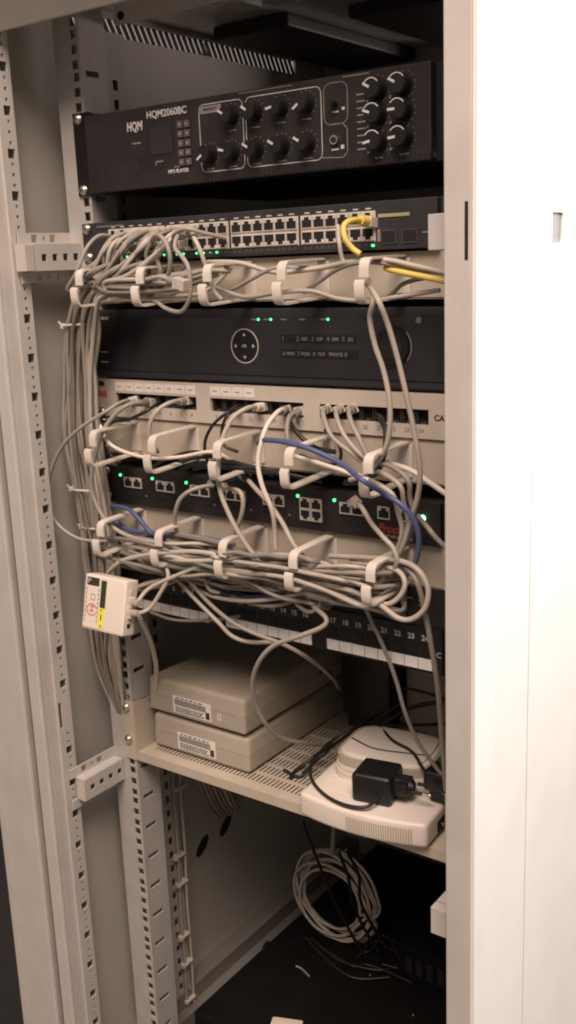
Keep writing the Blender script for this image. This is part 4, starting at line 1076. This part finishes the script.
cable([(392, 686, .19), (410, 689, .18), (430, 694, .17), (455, 703, .15)], .0024, 'cblack', 'black cord along the beige case at the back right', name='black_cable')
cable([(355, 735, .16), (385, 722, .15), (415, 706, .14), (455, 700, .13)], .0026, 'cblack', 'black cord rising right from behind the modem', name='black_cable')
cable([(320, 674, .17), (325, 670, .17), (332, 676, .175), (338, 690, .18), (346, 705, .185), (350, 725, .19)], .0022, 'cblack', 'thin black cord left of the upright power supply', name='black_cable')
# L. under the shelf: coil and black drops
c = W(335, 897, .30); pts = []
rc = random.Random(4); turns = 8
for k in range(turns * 18 + 1):
    a = 2 * math.pi * k / 18; t = k // 18
    rr = .064 + .009 * ((t * 37) % 7 - 3) / 3 + .004 * math.sin(2 * a + t * 1.7) + .002 * rc.random()
    pts.append(c + Vector((rr * math.cos(a) + .004 * ((t * 13) % 5 - 2) / 2, -.010 + .020 * ((t * 29) % 8) / 8, rr * 1.02 * math.sin(a) + .003 * ((t * 17) % 5 - 2))))
o = cable(pts, .0029, 'cgrey2', 'pale coiled cable hanging in the dark below the shelf', name='coiled_cable', sub=3, n=7)
p = c + Vector((.0, -.004, .066))
cable([p + Vector((0, 0, .01)), p + Vector((.004, .0, .05)), p + Vector((.006, .01, .13)), p + Vector((.006, .03, .22))], .0045, 'cgrey', 'grey cord from which the coil hangs below the large router', name='hanging_cable')
for i, (a, b) in enumerate((((302, 820), (352, 935)), ((338, 850), (365, 930)), ((346, 850), (372, 925)))):
    cable([(a[0], a[1], .12), ((a[0] * 2 + b[0]) / 3 - 2 + 3 * i, (a[1] * 2 + b[1]) / 3, .18), ((a[0] + 2 * b[0]) / 3 - 3, (a[1] + 2 * b[1]) / 3, .22), (b[0], b[1], .26), (b[0] + 14, b[1] + 22, .28)], .0028, 'cblack',
          ['left black cord hanging down across the pale coil', 'middle black cord hanging down through the pale coil', 'right black cord hanging down through the pale coil'][i], name='black_cable')
cable([(296, 966, .10), (302, 969, .10), (309, 976, .09)], .0016, 'cgrey3', 'short grey cable end lying on the dark computer case', name='cable_end')
cable([WX(272, 940, -.03), WX(264, 948, -.014), WX(265, 965, -.012), WX(270, 985, -.012), WX(268, 1003, -.01)], .0042, 'cblack', 'black cord draped over the base beam', name='black_cable')
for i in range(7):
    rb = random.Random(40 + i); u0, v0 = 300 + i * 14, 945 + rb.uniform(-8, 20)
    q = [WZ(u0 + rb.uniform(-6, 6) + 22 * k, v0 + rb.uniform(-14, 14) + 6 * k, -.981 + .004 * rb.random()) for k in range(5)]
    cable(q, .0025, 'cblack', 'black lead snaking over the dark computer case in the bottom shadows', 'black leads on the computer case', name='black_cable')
# hanging black plug behind the amplifier
cable([(205, 44, .35), (206, 60, .35), (206, 74, .345), (204, 84, .33)], .006, 'cblack', 'black cable end hanging at the back above the amplifier', name='hanging_cable', plug1='cblack')

# ------------------------------------------------------------------ light
w = bpy.data.worlds.new('World'); S.world = w; w.use_nodes = True
bg = w.node_tree.nodes['Background']; bg.inputs['Color'].default_value = (1.0, .83, .735, 1); bg.inputs['Strength'].default_value = .27
def area(name, loc, target, sx, sy, power, col):
    l = bpy.data.lights.new(name, 'AREA'); l.shape = 'RECTANGLE'; l.size = sx; l.size_y = sy; l.energy = power; l.color = col
    o = bpy.data.objects.new(name, l); COL.objects.link(o); o.location = loc
    o.rotation_euler = (Vector(target) - Vector(loc)).to_track_quat('-Z', 'Y').to_euler(); return o
area('ceiling_lamp', (1.20, -1.75, 2.4), (.1, .1, -.40), 2.2, 1.5, 178, (1, .80, .70))
area('side_lamp', (1.3, .05, .9), (.53, .12, .1), .4, .4, 42, (1, .955, .94))
area('rear_fill_light', (.95, 1.35, .16), (.30, .6, .28), .5, .3, 5.5, (1, .82, .74))  # added fill from behind to lift the dark upper interior
S.view_settings.view_transform = 'Standard'; S.view_settings.look = 'None'; S.view_settings.exposure = 0
S.view_settings.gamma = 1
S.cycles.filter_width = 2.0
S.cycles.max_bounces = 8
